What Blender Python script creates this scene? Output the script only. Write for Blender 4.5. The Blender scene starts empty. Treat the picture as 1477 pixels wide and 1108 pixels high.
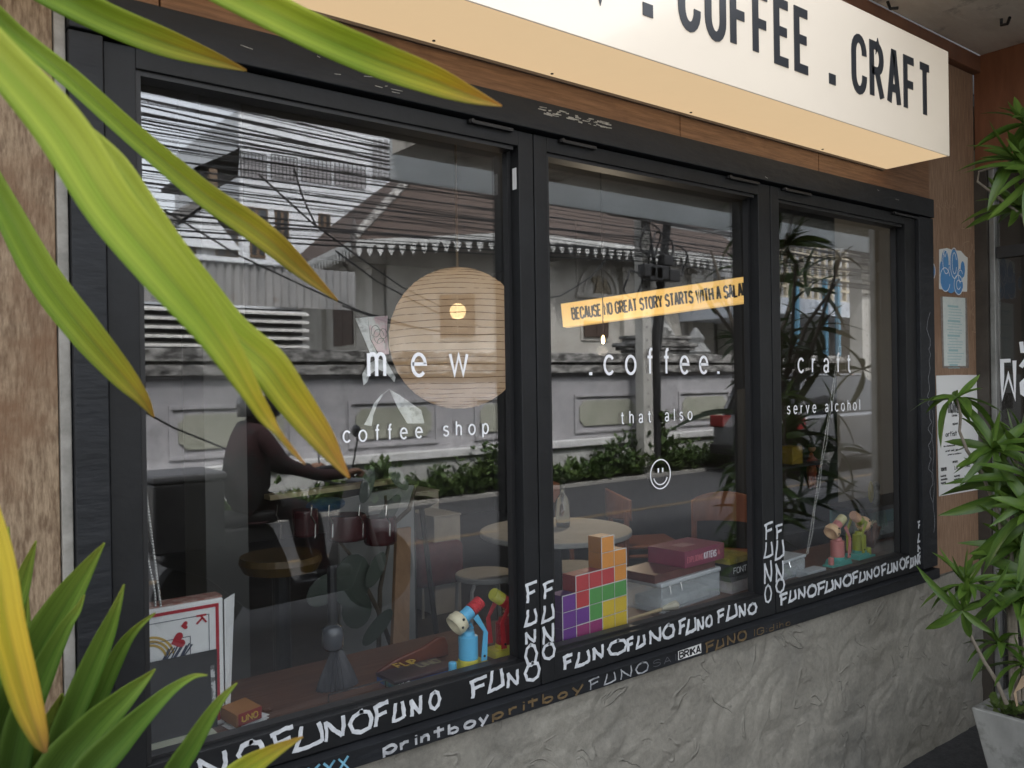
import bpy, math, random
from mathutils import Vector, Matrix
R = math.radians
random.seed(7)
S = bpy.context.scene
C = S.collection

# ---------------------------------------------------------------- camera
FPX, YAW, PITCH, ROLL = 1225.2, R(38.107), R(-0.1816), R(-0.8621)
CAM = Vector((0, -1.691, 1.494))
cy, sy = math.cos(YAW), math.sin(YAW)
FWD = Vector((sy*math.cos(PITCH), cy*math.cos(PITCH), math.sin(PITCH)))
r0 = Vector((cy, -sy, 0)); u0 = r0.cross(FWD)
RT = math.cos(ROLL)*r0 + math.sin(ROLL)*u0
UP = -math.sin(ROLL)*r0 + math.cos(ROLL)*u0
cd = bpy.data.cameras.new('camera'); cam = bpy.data.objects.new('camera', cd); C.objects.link(cam)
cam.matrix_world = Matrix(((RT.x, UP.x, -FWD.x, CAM.x), (RT.y, UP.y, -FWD.y, CAM.y), (RT.z, UP.z, -FWD.z, CAM.z), (0, 0, 0, 1)))
cd.sensor_width = 36; cd.lens = 36*FPX/1477; cd.clip_end = 400; cd.clip_start = .02
cd.dof.use_dof = True; cd.dof.focus_distance = 2.6; cd.dof.aperture_fstop = 7
S.camera = cam
# survey helpers: where the photograph's sight line meets a wall plane, a level, or a cross wall
def ray(px, py): return FWD + RT*((px-738.5)/FPX) - UP*((py-554)/FPX)
def at(px, py, y=0.0):
    d = ray(px, py); return CAM + d*((y-CAM.y)/d.y)
def atz(px, py, z):
    d = ray(px, py); return CAM + d*((z-CAM.z)/d.z)
def atx(px, py, x):
    d = ray(px, py); return CAM + d*((x-CAM.x)/d.x)
def atd(px, py, t): return CAM + ray(px, py)*t
def opp(px, py, dist):          # place across the street that the window mirrors, dist metres from the shop front
    q = at(px, py, dist); q.y = -q.y; return q

# ---------------------------------------------------------------- world, sun, exposure
w = bpy.data.worlds.new('World'); S.world = w; w.use_nodes = True
nt = w.node_tree; nt.nodes.clear()
sky = nt.nodes.new('ShaderNodeTexSky'); sky.sky_type = 'NISHITA'; sky.sun_disc = False
SUN_EL, SUN_AZ = R(56), R(20)
sky.sun_elevation = SUN_EL; sky.sun_rotation = SUN_AZ; sky.air_density = 1.3; sky.dust_density = 3.0
hs = nt.nodes.new('ShaderNodeHueSaturation'); hs.inputs['Saturation'].default_value = .22
tc = nt.nodes.new('ShaderNodeTexCoord'); nz = nt.nodes.new('ShaderNodeTexNoise'); nz.inputs['Scale'].default_value = 3.0; nz.inputs['Detail'].default_value = 6
mr = nt.nodes.new('ShaderNodeMapRange'); mr.inputs['From Min'].default_value = .3; mr.inputs['From Max'].default_value = .7; mr.inputs['To Min'].default_value = 1.5; mr.inputs['To Max'].default_value = 2.3
mm = nt.nodes.new('ShaderNodeMix'); mm.data_type = 'RGBA'; mm.blend_type = 'MULTIPLY'; mm.inputs[0].default_value = 1
bg = nt.nodes.new('ShaderNodeBackground'); bg.inputs['Strength'].default_value = .13
ow = nt.nodes.new('ShaderNodeOutputWorld')
L = nt.links.new
L(sky.outputs[0], hs.inputs['Color']); L(tc.outputs['Generated'], nz.inputs['Vector']); L(nz.outputs['Fac'], mr.inputs['Value'])
L(hs.outputs[0], mm.inputs[6]); L(mr.outputs[0], mm.inputs[7]); L(mm.outputs[2], bg.inputs['Color']); L(bg.outputs[0], ow.inputs[0])
sl = bpy.data.lights.new('sun', 'SUN'); sl.energy = 2.8; sl.angle = R(9); sl.color = (1, .96, .9)
so = bpy.data.objects.new('sun', sl); C.objects.link(so)
# sun stands behind the shop: its front is in shade, the temple across the street is lit
sd = Vector((-.34*math.cos(SUN_EL), .94*math.cos(SUN_EL), math.sin(SUN_EL)))
so.rotation_euler = sd.to_track_quat('Z', 'Y').to_euler(); so.location = (0, -5, 12)
S.view_settings.view_transform = 'Standard'; S.view_settings.look = 'None'; S.view_settings.gamma = 1
S.view_settings.use_curve_mapping = False; S.view_settings.exposure = 1.6
S.cycles.max_bounces = 10; S.cycles.transparent_max_bounces = 24; S.cycles.glossy_bounces = 5; S.cycles.diffuse_bounces = 4
S.cycles.use_denoising = True; S.cycles.sample_clamp_indirect = 6; S.cycles.caustics_reflective = False; S.cycles.caustics_refractive = False

# ---------------------------------------------------------------- materials
MATS = {}
def mat(name, col, rough=.6, col2=None, scale=6., stretch=(1, 1, 1), bump=0., bscale=None, metal=0., emit=None, trans=0., thin=0., spec=.5, contrast=(.35, .65), detail=6, spots=None, coat=0.):
    if name in MATS: return MATS[name]
    m = bpy.data.materials.new(name); m.use_nodes = True; n = m.node_tree; ln = n.links.new
    p = n.nodes['Principled BSDF']; p.inputs['Roughness'].default_value = rough; p.inputs['Metallic'].default_value = metal
    p.inputs['Base Color'].default_value = (*col, 1); p.inputs['Specular IOR Level'].default_value = spec
    p.inputs['Coat Weight'].default_value = coat
    if trans: p.inputs['Transmission Weight'].default_value = trans
    tcn = n.nodes.new('ShaderNodeTexCoord'); mp = n.nodes.new('ShaderNodeMapping'); mp.inputs['Scale'].default_value = stretch
    ln(tcn.outputs['Object'], mp.inputs['Vector'])
    if col2 is not None:
        t = n.nodes.new('ShaderNodeTexNoise'); t.inputs['Scale'].default_value = scale; t.inputs['Detail'].default_value = detail; t.inputs['Roughness'].default_value = .65
        ln(mp.outputs[0], t.inputs['Vector'])
        r = n.nodes.new('ShaderNodeValToRGB'); r.color_ramp.elements[0].position = contrast[0]; r.color_ramp.elements[1].position = contrast[1]
        r.color_ramp.elements[0].color = (*col, 1); r.color_ramp.elements[1].color = (*col2, 1)
        ln(t.outputs['Fac'], r.inputs[0]); out = r.outputs[0]
        if spots is not None:
            t2 = n.nodes.new('ShaderNodeTexNoise'); t2.inputs['Scale'].default_value = spots[1]; t2.inputs['Detail'].default_value = 8; t2.inputs['Roughness'].default_value = .7
            ln(tcn.outputs['Object'], t2.inputs['Vector'])
            r2 = n.nodes.new('ShaderNodeValToRGB'); r2.color_ramp.elements[0].position = spots[2]; r2.color_ramp.elements[1].position = spots[3]
            ln(t2.outputs['Fac'], r2.inputs[0])
            mx = n.nodes.new('ShaderNodeMix'); mx.data_type = 'RGBA'; ln(r2.outputs[0], mx.inputs[0]); ln(out, mx.inputs[6]); mx.inputs[7].default_value = (*spots[0], 1); out = mx.outputs[2]
        ln(out, p.inputs['Base Color'])
    if bump:
        b = n.nodes.new('ShaderNodeBump'); b.inputs['Strength'].default_value = bump; b.inputs['Distance'].default_value = .01
        t = n.nodes.new('ShaderNodeTexNoise'); t.inputs['Scale'].default_value = bscale or scale*3; t.inputs['Detail'].default_value = 5
        ln(mp.outputs[0], t.inputs['Vector']); ln(t.outputs['Fac'], b.inputs['Height']); ln(b.outputs[0], p.inputs['Normal'])
    if emit is not None:
        p.inputs['Emission Color'].default_value = (*emit[0], 1); p.inputs['Emission Strength'].default_value = emit[1]
    if thin:
        tr = n.nodes.new('ShaderNodeBsdfTranslucent'); ms = n.nodes.new('ShaderNodeMixShader'); ms.inputs[0].default_value = thin
        tr.inputs['Color'].default_value = (*col, 1)
        if col2 is not None: ln(out, tr.inputs['Color'])
        ln(p.outputs[0], ms.inputs[1]); ln(tr.outputs[0], ms.inputs[2]); ln(ms.outputs[0], n.nodes['Material Output'].inputs[0])
    MATS[name] = m; return m

def glass_mat(name, r0v, tint=(.97, .98, .98)):
    m = bpy.data.materials.new(name); m.use_nodes = True; n = m.node_tree; ln = n.links.new; n.nodes.remove(n.nodes['Principled BSDF'])
    g = n.nodes.new('ShaderNodeNewGeometry'); dt = n.nodes.new('ShaderNodeVectorMath'); dt.operation = 'DOT_PRODUCT'
    ln(g.outputs['Normal'], dt.inputs[0]); ln(g.outputs['Incoming'], dt.inputs[1])
    def mth(op, a, b=None):
        k = n.nodes.new('ShaderNodeMath'); k.operation = op
        for i, v in enumerate((a, b)):
            if v is None: continue
            if isinstance(v, (int, float)): k.inputs[i].default_value = v
            else: ln(v, k.inputs[i])
        return k.outputs[0]
    c = mth('ABSOLUTE', dt.outputs['Value']); c1 = mth('SUBTRACT', 1, c); c5 = mth('POWER', c1, 5.0)
    f = mth('ADD', mth('MULTIPLY', c5, 1-r0v), r0v)
    tb = n.nodes.new('ShaderNodeBsdfTransparent'); tb.inputs[0].default_value = (*tint, 1)
    gl = n.nodes.new('ShaderNodeBsdfGlossy'); gl.inputs['Roughness'].default_value = 0.0; gl.inputs['Color'].default_value = (.96, .97, 1, 1)
    # faint dust film with smears
    tn = n.nodes.new('ShaderNodeTexNoise'); tn.inputs['Scale'].default_value = 7; tn.inputs['Detail'].default_value = 8
    tco = n.nodes.new('ShaderNodeTexCoord'); ln(tco.outputs['Object'], tn.inputs['Vector'])
    df = n.nodes.new('ShaderNodeBsdfDiffuse'); df.inputs[0].default_value = (.6, .6, .58, 1)
    ms = n.nodes.new('ShaderNodeMixShader'); ln(f, ms.inputs[0]); ln(tb.outputs[0], ms.inputs[1]); ln(gl.outputs[0], ms.inputs[2])
    m2 = n.nodes.new('ShaderNodeMixShader'); ln(mth('MULTIPLY', mth('POWER', tn.outputs['Fac'], 3.0), .012), m2.inputs[0]); ln(ms.outputs[0], m2.inputs[1]); ln(df.outputs[0], m2.inputs[2])
    ln(m2.outputs[0], n.nodes['Material Output'].inputs[0]); MATS[name] = m; return m

# ---------------------------------------------------------------- mesh building
class MB:
    def __init__(s): s.v = []; s.f = []; s.mi = []
    def quad(s, *pts):
        b = len(s.v); s.v += [Vector(p) for p in pts]; s.f.append(tuple(range(b, b+len(pts)))); return s
    def hexa(s, p):  # 8 points: bottom ring 4, top ring 4
        b = len(s.v); s.v += [Vector(q) for q in p]
        for f in ((3, 2, 1, 0), (4, 5, 6, 7), (0, 1, 5, 4), (1, 2, 6, 5), (2, 3, 7, 6), (3, 0, 4, 7)): s.f.append(tuple(b+i for i in f))
        return s
    def box(s, x0, x1, y0, y1, z0, z1):
        return s.hexa([(x0, y0, z0), (x1, y0, z0), (x1, y1, z0), (x0, y1, z0), (x0, y0, z1), (x1, y0, z1), (x1, y1, z1), (x0, y1, z1)])
    def rbox(s, c, ex, sx, syy, sz, tilt=None):  # c base centre, ex unit vec of width axis in plan
        c = Vector(c); ex = Vector(ex).normalized(); ez = Vector(tilt).normalized() if tilt else Vector((0, 0, 1)); ey = ez.cross(ex).normalized(); ex = ey.cross(ez)
        q = [c+ex*a+ey*b for a, b in ((-sx/2, -syy/2), (sx/2, -syy/2), (sx/2, syy/2), (-sx/2, syy/2))]
        return s.hexa(q+[k+ez*sz for k in q])
    def tube(s, pts, r, n=8, caps=True):
        pts = [Vector(p) for p in pts]; k = len(pts); rs = r if isinstance(r, (list, tuple)) else [r]*k
        b = len(s.v); up = None
        for i, p in enumerate(pts):
            t = (pts[min(i+1, k-1)]-pts[max(i-1, 0)]).normalized()
            if up is None: up = Vector((0, 0, 1)) if abs(t.z) < .9 else Vector((1, 0, 0))
            a = t.cross(up); 
            if a.length < 1e-5: a = t.cross(Vector((0, 1, 0)))
            a.normalize(); c = a.cross(t).normalized(); up = c
            for j in range(n):
                an = 2*math.pi*j/n; s.v.append(p+(a*math.cos(an)+c*math.sin(an))*rs[i])
        for i in range(k-1):
            for j in range(n): s.f.append((b+i*n+j, b+i*n+(j+1) % n, b+(i+1)*n+(j+1) % n, b+(i+1)*n+j))
        if caps: s.f.append(tuple(b+j for j in range(n-1, -1, -1))); s.f.append(tuple(b+(k-1)*n+j for j in range(n)))
        return s
    def lathe(s, prof, c, n=20, axis=(0, 0, 1), sx=1., syy=1.):
        c = Vector(c); ax = Vector(axis).normalized(); a = ax.cross(Vector((0, 1, 0)));
        if a.length < 1e-3: a = ax.cross(Vector((1, 0, 0)))
        a.normalize(); d = ax.cross(a); b = len(s.v)
        for r, h in prof:
            for j in range(n):
                an = 2*math.pi*j/n; s.v.append(c+ax*h+(a*math.cos(an)*sx+d*math.sin(an)*syy)*max(r, 1e-4))
        for i in range(len(prof)-1):
            for j in range(n): s.f.append((b+i*n+j, b+i*n+(j+1) % n, b+(i+1)*n+(j+1) % n, b+(i+1)*n+j))
        s.f.append(tuple(b+j for j in range(n-1, -1, -1))); s.f.append(tuple(b+(len(prof)-1)*n+j for j in range(n)))
        return s
    def ball(s, c, r, n=14, m=9, sc=(1, 1, 1)):
        c = Vector(c); b = len(s.v)
        for i in range(m+1):
            th = math.pi*i/m
            for j in range(n):
                ph = 2*math.pi*j/n; s.v.append(c+Vector((math.sin(th)*math.cos(ph)*sc[0], math.sin(th)*math.sin(ph)*sc[1], math.cos(th)*sc[2]))*r)
        for i in range(m):
            for j in range(n): s.f.append((b+i*n+j, b+(i+1)*n+j, b+(i+1)*n+(j+1) % n, b+i*n+(j+1) % n))
        return s
    def prism(s, poly, o, ex, ez, n, d):  # 2-D outline extruded by d along n
        o, ex, ez, n = Vector(o), Vector(ex), Vector(ez), Vector(n); b = len(s.v); k = len(poly)
        for off in (0, d):
            for (u, v) in poly: s.v.append(o+ex*u+ez*v+n*off)
        s.f.append(tuple(b+i for i in range(k))); s.f.append(tuple(b+k+i for i in range(k-1, -1, -1)))
        for i in range(k): s.f.append((b+i, b+k+i, b+k+(i+1) % k, b+(i+1) % k))
        return s
    def ribbon(s, pl, wd, o, ex, ez, n, d=.0008, rough=0.):  # a pen stroke lying on a surface
        o, ex, ez, n = Vector(o), Vector(ex), Vector(ez), Vector(n)
        pl = [Vector((p[0], p[1])) for p in pl]; k = len(pl)
        if k < 2: return s
        b = len(s.v)
        for i, p in enumerate(pl):
            if i == 0: t = pl[1]-pl[0]
            elif i == k-1: t = pl[-1]-pl[-2]
            else:
                t1 = (pl[i]-pl[i-1]).normalized(); t2 = (pl[i+1]-pl[i]).normalized(); t = t1+t2
                if t.length < .2: t = t1
            t.normalize(); m = Vector((-t.y, t.x)); ww = wd/2
            if 0 < i < k-1: ww = min(ww/max(.45, abs(m.dot(Vector((-t1.y, t1.x))))), wd*1.1)
            for sgn in (-1, 1):
                q = p+m*ww*sgn*(1+(random.uniform(-rough, rough) if rough else 0))
                s.v.append(o+ex*q.x+ez*q.y); s.v.append(o+ex*q.x+ez*q.y+n*d)
        for i in range(k-1):
            a = b+i*4; c2 = a+4
            s.f += [(a+1, a+3, c2+3, c2+1), (a, c2, c2+2, a+2), (a, a+1, c2+1, c2), (a+2, c2+2, c2+3, a+3)]
        e = b+(k-1)*4; s.f += [(b, b+2, b+3, b+1), (e, e+1, e+3, e+2)]
        return s

def world_loc(o):
    v = Vector((0, 0, 0))
    while o is not None: v = v+o.location; o = o.parent
    return v
def tag(o, label=None, cat=None, group=None, kind=None):
    if label: o['label'] = label
    if cat: o['category'] = cat
    if group: o['group'] = group
    if kind: o['kind'] = kind
    return o
def thing(name, label, cat, loc=(0, 0, 0), group=None):
    o = bpy.data.objects.new(name, None); C.objects.link(o); o.location = loc; o.empty_display_size = .1
    return tag(o, label, cat, group)
def obj(name, mb, m, parent=None, smooth=False, bevel=0., sub=0, seg=2):
    me = bpy.data.meshes.new(name)
    if parent is None:
        xs = [v.x for v in mb.v]; ys = [v.y for v in mb.v]; zs = [v.z for v in mb.v]
        org = Vector(((min(xs)+max(xs))/2, (min(ys)+max(ys))/2, min(zs)))
    else: org = world_loc(parent)
    me.from_pydata([v-org for v in mb.v], [], mb.f); me.update()
    for k in (m if isinstance(m, (list, tuple)) else [m]): me.materials.append(k)
    if mb.mi and len(mb.mi) == len(mb.f):
        for p, i in zip(me.polygons, mb.mi): p.material_index = i
    if smooth: me.shade_smooth()
    o = bpy.data.objects.new(name, me); C.objects.link(o)
    if parent is None: o.location = org
    else: o.parent = parent
    if bevel:
        b = o.modifiers.new('bevel', 'BEVEL'); b.width = bevel; b.segments = seg; b.limit_method = 'ANGLE'
        if smooth is False: me.shade_smooth(); 
        try: o.modifiers.new('wn', 'WEIGHTED_NORMAL')
        except Exception: pass
    if sub: q = o.modifiers.new('sub', 'SUBSURF'); q.levels = sub; q.render_levels = sub
    return o
def copy_tree(o, parent=None):
    c = o.copy(); C.objects.link(c); c.parent = parent
    for ch in [k for k in bpy.data.objects if k.parent == o]: copy_tree(ch, c)
    return c

# ---------------------------------------------------------------- lettering
def ell(cx, cz, rx, rz, a0, a1, n=10): return [(cx+rx*math.cos(R(a0+(a1-a0)*i/n)), cz+rz*math.sin(R(a0+(a1-a0)*i/n))) for i in range(n+1)]
def glyph(ch):
    w = .5
    G = {
     'A': [[(0, 0), (.22, 1), (.28, 1), (.5, 0)], [(.09, .3), (.41, .3)]],
     'B': [[(0, 0), (0, 1), (.25, 1)]+ell(.25, .77, .22, .23, 90, -90)+[(0, .54)], [(.25, .54)]+ell(.27, .27, .23, .27, 90, -90)+[(0, 0)]],
     'C': [ell(.25, .72, .25, .28, -5, 180)+ell(.25, .28, .25, .28, 180, 365)],
     'D': [[(0, 0), (0, 1), (.2, 1)]+ell(.2, .7, .3, .3, 90, 0, 6)+ell(.2, .3, .3, .3, 0, -90, 6)+[(0, 0)]],
     'E': [[(.45, 1), (0, 1), (0, 0), (.45, 0)], [(0, .52), (.4, .52)]],
     'F': [[(.45, 1), (0, 1), (0, 0)], [(0, .5), (.4, .5)]],
     'G': [ell(.25, .72, .25, .28, 0, 180)+ell(.25, .28, .25, .28, 180, 360)+[(.5, .48), (.28, .48)]],
     'H': [[(0, 0), (0, 1)], [(.5, 0), (.5, 1)], [(0, .52), (.5, .52)]],
     'I': [[(.05, 0), (.05, 1)]],
     'K': [[(0, 0), (0, 1)], [(.48, 1), (0, .42)], [(.16, .6), (.5, 0)]],
     'L': [[(0, 1), (0, 0), (.42, 0)]],
     'M': [[(0, 0), (0, 1), (.32, .35), (.64, 1), (.64, 0)]],
     'N': [[(0, 0), (0, 1), (.5, 0), (.5, 1)]],
     'O': [ell(.25, .72, .25, .28, 0, 180)+ell(.25, .28, .25, .28, 180, 360)+[(.5, .72)]],
     'P': [[(0, 0), (0, 1), (.25, 1)]+ell(.25, .74, .24, .26, 90, -90)+[(0, .48)]],
     'R': [[(0, 0), (0, 1), (.25, 1)]+ell(.25, .75, .23, .25, 90, -90)+[(0, .5)], [(.25, .5), (.5, 0)]],
     'S': [ell(.25, .74, .23, .26, 15, 215, 10)+[(.25, .53)]+ell(.25, .26, .24, .27, 55, -165, 10)],
     'T': [[(0, 1), (.5, 1)], [(.25, 1), (.25, 0)]],
     'U': [[(0, 1), (0, .28)]+ell(.25, .28, .25, .28, 180, 360)+[(.5, 1)]],
     'V': [[(0, 1), (.25, 0), (.5, 1)]],
     'W': [[(0, 1), (.18, 0), (.36, .95), (.54, 0), (.72, 1)]],
     'X': [[(0, 0), (.5, 1)], [(0, 1), (.5, 0)]],
     'Y': [[(0, 1), (.25, .45), (.5, 1)], [(.25, .45), (.25, 0)]],
     '.': [[(.03, 0), (.03, .12)]], ':': [[(.03, .1), (.03, .2)], [(.03, .5), (.03, .6)]],
     'o': [ell(.2, .3, .2, .3, 90, 450, 14)], 'b': [[(0, 1), (0, 0)], ell(.2, .27, .2, .27, 180, -180, 14)],
     'p': [ell(.2, .35, .2, .3, 180, -180, 14), [(0, .65), (0, -.2)]], 'r': [[(0, .65), (0, 0)], [(0, .4), (.12, .6), (.3, .6)]],
     'i': [[(.03, .62), (.03, 0)], [(.03, .8), (.03, .9)]], 'n': [[(0, .65), (0, 0)], [(0, .45), (.12, .64), (.26, .6), (.3, .4), (.3, 0)]],
     't': [[(.12, .95), (.12, 0)], [(-.05, .62), (.32, .62)]], 'y': [[(0, .65), (.18, .1)], [(.4, .7), (.1, -.25)]],
     'd': [[(.4, 1), (.4, 0)], ell(.2, .27, .2, .27, 0, 360, 14)], 'l': [[(.03, 1), (.03, 0)]], 'h': [[(0, 1), (0, 0)], [(0, .42), (.14, .6), (.28, .5), (.3, 0)]],
     'a': [ell(.2, .28, .2, .28, 0, 360, 12), [(.4, .58), (.4, 0)]], 'e': [[(.02, .3), (.38, .3)]+ell(.2, .3, .19, .3, 0, 310, 12)], 's': [ell(.15, .45, .14, .13, 20, 230, 6)+ell(.15, .16, .15, .15, 60, -150, 6)],
    }
    st = G.get(ch, []); wd = max([p[0] for s_ in st for p in s_], default=.25)
    return st, wd
HAND = {'F': [[(.52, 1.03), (.25, .99), (-.02, .9)], [(.06, .97), (.1, .5), (.07, -.04)], [(.08, .46), (.45, .56)]],
 'U': [[(.1, 1.02), (.07, .6), (-.03, .0), (.25, .04), (.5, .14)], [(.44, 1.0), (.5, .5), (.5, .08)]],
 'N': [[(.0, -.05), (.03, .5), (.0, .96)], [(-.01, .93), (.2, .42), (.42, .02)], [(.41, 0), (.46, .5), (.44, 1.04)]],
 'O': [[(.3, 1.0), (.08, .86), (-.02, .5), (.06, .12), (.26, -.02), (.46, .12), (.52, .5), (.44, .86), (.22, .98)]]}
def strokes(mb, text, o, ex, ez, n, h, pen, gap=.2, squeeze=1., jitter=0., fit=None, italic=0., d=.0008):
    """letters as pen strokes; h letter height, pen stroke width, fit = total run length"""
    items = []; x = 0
    for ch in text:
        if ch == ' ': x += .38; continue
        st, wd = (HAND[ch], .5) if jitter >= .45 and ch in HAND else glyph(ch); items.append((x, st)); x += wd+gap
    tot = x-gap
    k = (fit/(tot*h)) if fit else squeeze
    lift = 0
    for (x0, st) in items:
        jx, jz, js = (random.uniform(-1, 1)*jitter for _ in range(3))
        for s_ in st:
            lift += .00005
            pl = [(((x0+p[0]*(1+js*.3))*k+p[1]*italic+jx*.06+random.uniform(-1, 1)*jitter*.05)*h, (p[1]*(1+js*.2)+jz*.1+random.uniform(-1, 1)*jitter*.05)*h) for p in s_]
            if jitter >= .45:      # a loaded marker: uneven width, wobble
                fine = []
                for (p_, q_) in zip(pl[:-1], pl[1:]):
                    m_ = max(1, int(math.hypot(q_[0]-p_[0], q_[1]-p_[1])/(h*.16)))
                    fine += [(p_[0]+(q_[0]-p_[0])*t_/m_+random.uniform(-.012, .012)*h, p_[1]+(q_[1]-p_[1])*t_/m_+random.uniform(-.012, .012)*h) for t_ in range(m_)]
                pl = fine+[pl[-1]]
            mb.ribbon(pl, pen*(1+jitter*random.uniform(-.3, .3)), o, ex, ez, n, d+lift, rough=.22 if jitter >= .45 else 0)
    return tot*k*h
def font_text(text, o, ex, ez, size, fit=None, m=None, parent=None, name='lettering', ext=.0005, spacing=1., offset=0.):
    cu = bpy.data.curves.new(name, 'FONT'); cu.body = text; cu.size = size; cu.extrude = ext; cu.resolution_u = 4; cu.space_character = spacing; cu.offset = offset
    t = bpy.data.objects.new('tmp', cu); C.objects.link(t); bpy.context.view_layer.update()
    me = bpy.data.meshes.new_from_object(t.evaluated_get(bpy.context.evaluated_depsgraph_get()))
    C.objects.unlink(t); bpy.data.objects.remove(t)
    xs = [v.co.x for v in me.vertices]; x0, x1 = min(xs), max(xs); kx = fit/(x1-x0) if fit else 1
    o, ex, ez = Vector(o), Vector(ex), Vector(ez); n = ex.cross(ez); org = world_loc(parent) if parent else Vector((0, 0, 0))
    for v in me.vertices: c = v.co.copy(); v.co = o+ex*((c.x-x0)*kx)+ez*c.y+n*c.z-org
    me.materials.clear(); me.materials.append(m); me.name = name
    q = bpy.data.objects.new(name, me); C.objects.link(q)
    if parent: q.parent = parent
    return q

# ================================================================ SETTING
X, Y, Z = Vector((1, 0, 0)), Vector((0, 1, 0)), Vector((0, 0, 1))
NV = -Y     # the way the shop front faces
m_conc = mat('trowelled concrete', (.19, .177, .15), .75, (.27, .255, .218), 2.2, bump=.5, bscale=9, contrast=(.3, .7), spots=((.13, .125, .11), 1.6, .5, .72))
m_pave = mat('pavement', (.22, .21, .2), .8, (.3, .29, .27), 3, bump=.3)
m_asph = mat('asphalt', (.024, .025, .028), .8, (.05, .051, .054), 40, bump=.9, bscale=120)
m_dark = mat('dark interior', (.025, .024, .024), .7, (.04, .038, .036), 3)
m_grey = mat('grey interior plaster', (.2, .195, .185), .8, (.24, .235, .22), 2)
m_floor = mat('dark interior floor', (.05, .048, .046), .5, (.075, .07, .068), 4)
for nm, bx, m in (('pavement', (-14, 60, -2.2, -.0, -.3, -.04), m_asph), ('road', (-60, 90, -7.75, -2.205, -.35, -.12), m_asph)):
    tag(obj(nm, MB().box(*bx), m), kind='structure')
tag(obj('ground', MB().box(-120, 160, -150, 60, -.6, -.36), mat('earth', (.1, .09, .075), .9, (.14, .13, .1), 2)), kind='structure')
tag(obj('far_pavement', MB().box(-60, 90, -60, -7.75, -.34, -.07), mat('old concrete paving', (.2, .195, .185), .9, (.28, .27, .25), 2, bump=.4)), kind='structure')
tag(obj('road_line', MB().box(-60, 90, -5.6, -5.48, -.12, -.116), mat('yellow road paint', (.13, .09, .045), .7, (.06, .05, .04), 12)), kind='structure')

# interior shell
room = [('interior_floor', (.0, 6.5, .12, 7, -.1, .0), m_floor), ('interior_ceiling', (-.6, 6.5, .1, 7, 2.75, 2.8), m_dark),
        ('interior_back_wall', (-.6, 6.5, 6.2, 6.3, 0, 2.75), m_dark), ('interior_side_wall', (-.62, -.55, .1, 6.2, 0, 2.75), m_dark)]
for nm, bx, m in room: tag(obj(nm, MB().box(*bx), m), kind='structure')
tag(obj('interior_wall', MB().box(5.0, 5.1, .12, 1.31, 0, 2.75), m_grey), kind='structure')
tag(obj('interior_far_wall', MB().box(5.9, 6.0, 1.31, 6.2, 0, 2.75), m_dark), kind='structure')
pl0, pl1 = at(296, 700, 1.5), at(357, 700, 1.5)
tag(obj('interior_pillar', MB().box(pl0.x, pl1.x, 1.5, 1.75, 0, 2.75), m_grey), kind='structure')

# ---------------------------------------------------------------- shop front
m_wood = mat('weathered wood panel', (.19, .085, .042), .55, (.27, .135, .07), 14, (3, 3, .35), bump=.15, bscale=40, spots=((.12, .05, .026), 2.2, .55, .75))
m_woodh = mat('wood header panel', (.14, .066, .03), .5, (.26, .135, .07), 28, (.3, 3, 5), bump=.2, bscale=40, detail=9, spots=((.09, .035, .018), 2.2, .56, .72))
m_woodb = mat('bleached wood panel', (.14, .088, .05), .75, (.31, .225, .145), 34, (4, 4, .8), bump=.45, bscale=60, contrast=(.38, .6), detail=10, spots=((.17, .095, .05), 2.6, .5, .64))
m_woodp = mat('pier wood panel', (.19, .11, .065), .6, (.33, .21, .135), 26, (5, 5, .4), bump=.2, bscale=40, spots=((.17, .09, .05), 1.6, .5, .72))
m_wreda = mat('red brown wood panel', (.17, .06, .026), .45, (.22, .085, .038), 10, (3, 3, .4), bump=.1)
m_blk = mat('black painted metal', (.009, .0095, .0105), .5, (.014, .015, .017), 7, bump=.12, bscale=30, contrast=(.4, .75), spots=((.03, .031, .034), 9, .66, .8), spec=.3)
m_blkw = mat('worn black paint on wood', (.011, .012, .014), .55, (.018, .02, .024), 6, (.6, 1, 2), bump=.3, bscale=25, contrast=(.35, .7), spots=((.07, .07, .07), 14, .68, .8), spec=.3)
m_gasket = mat('black rubber gasket', (.008, .008, .009), .5)

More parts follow.
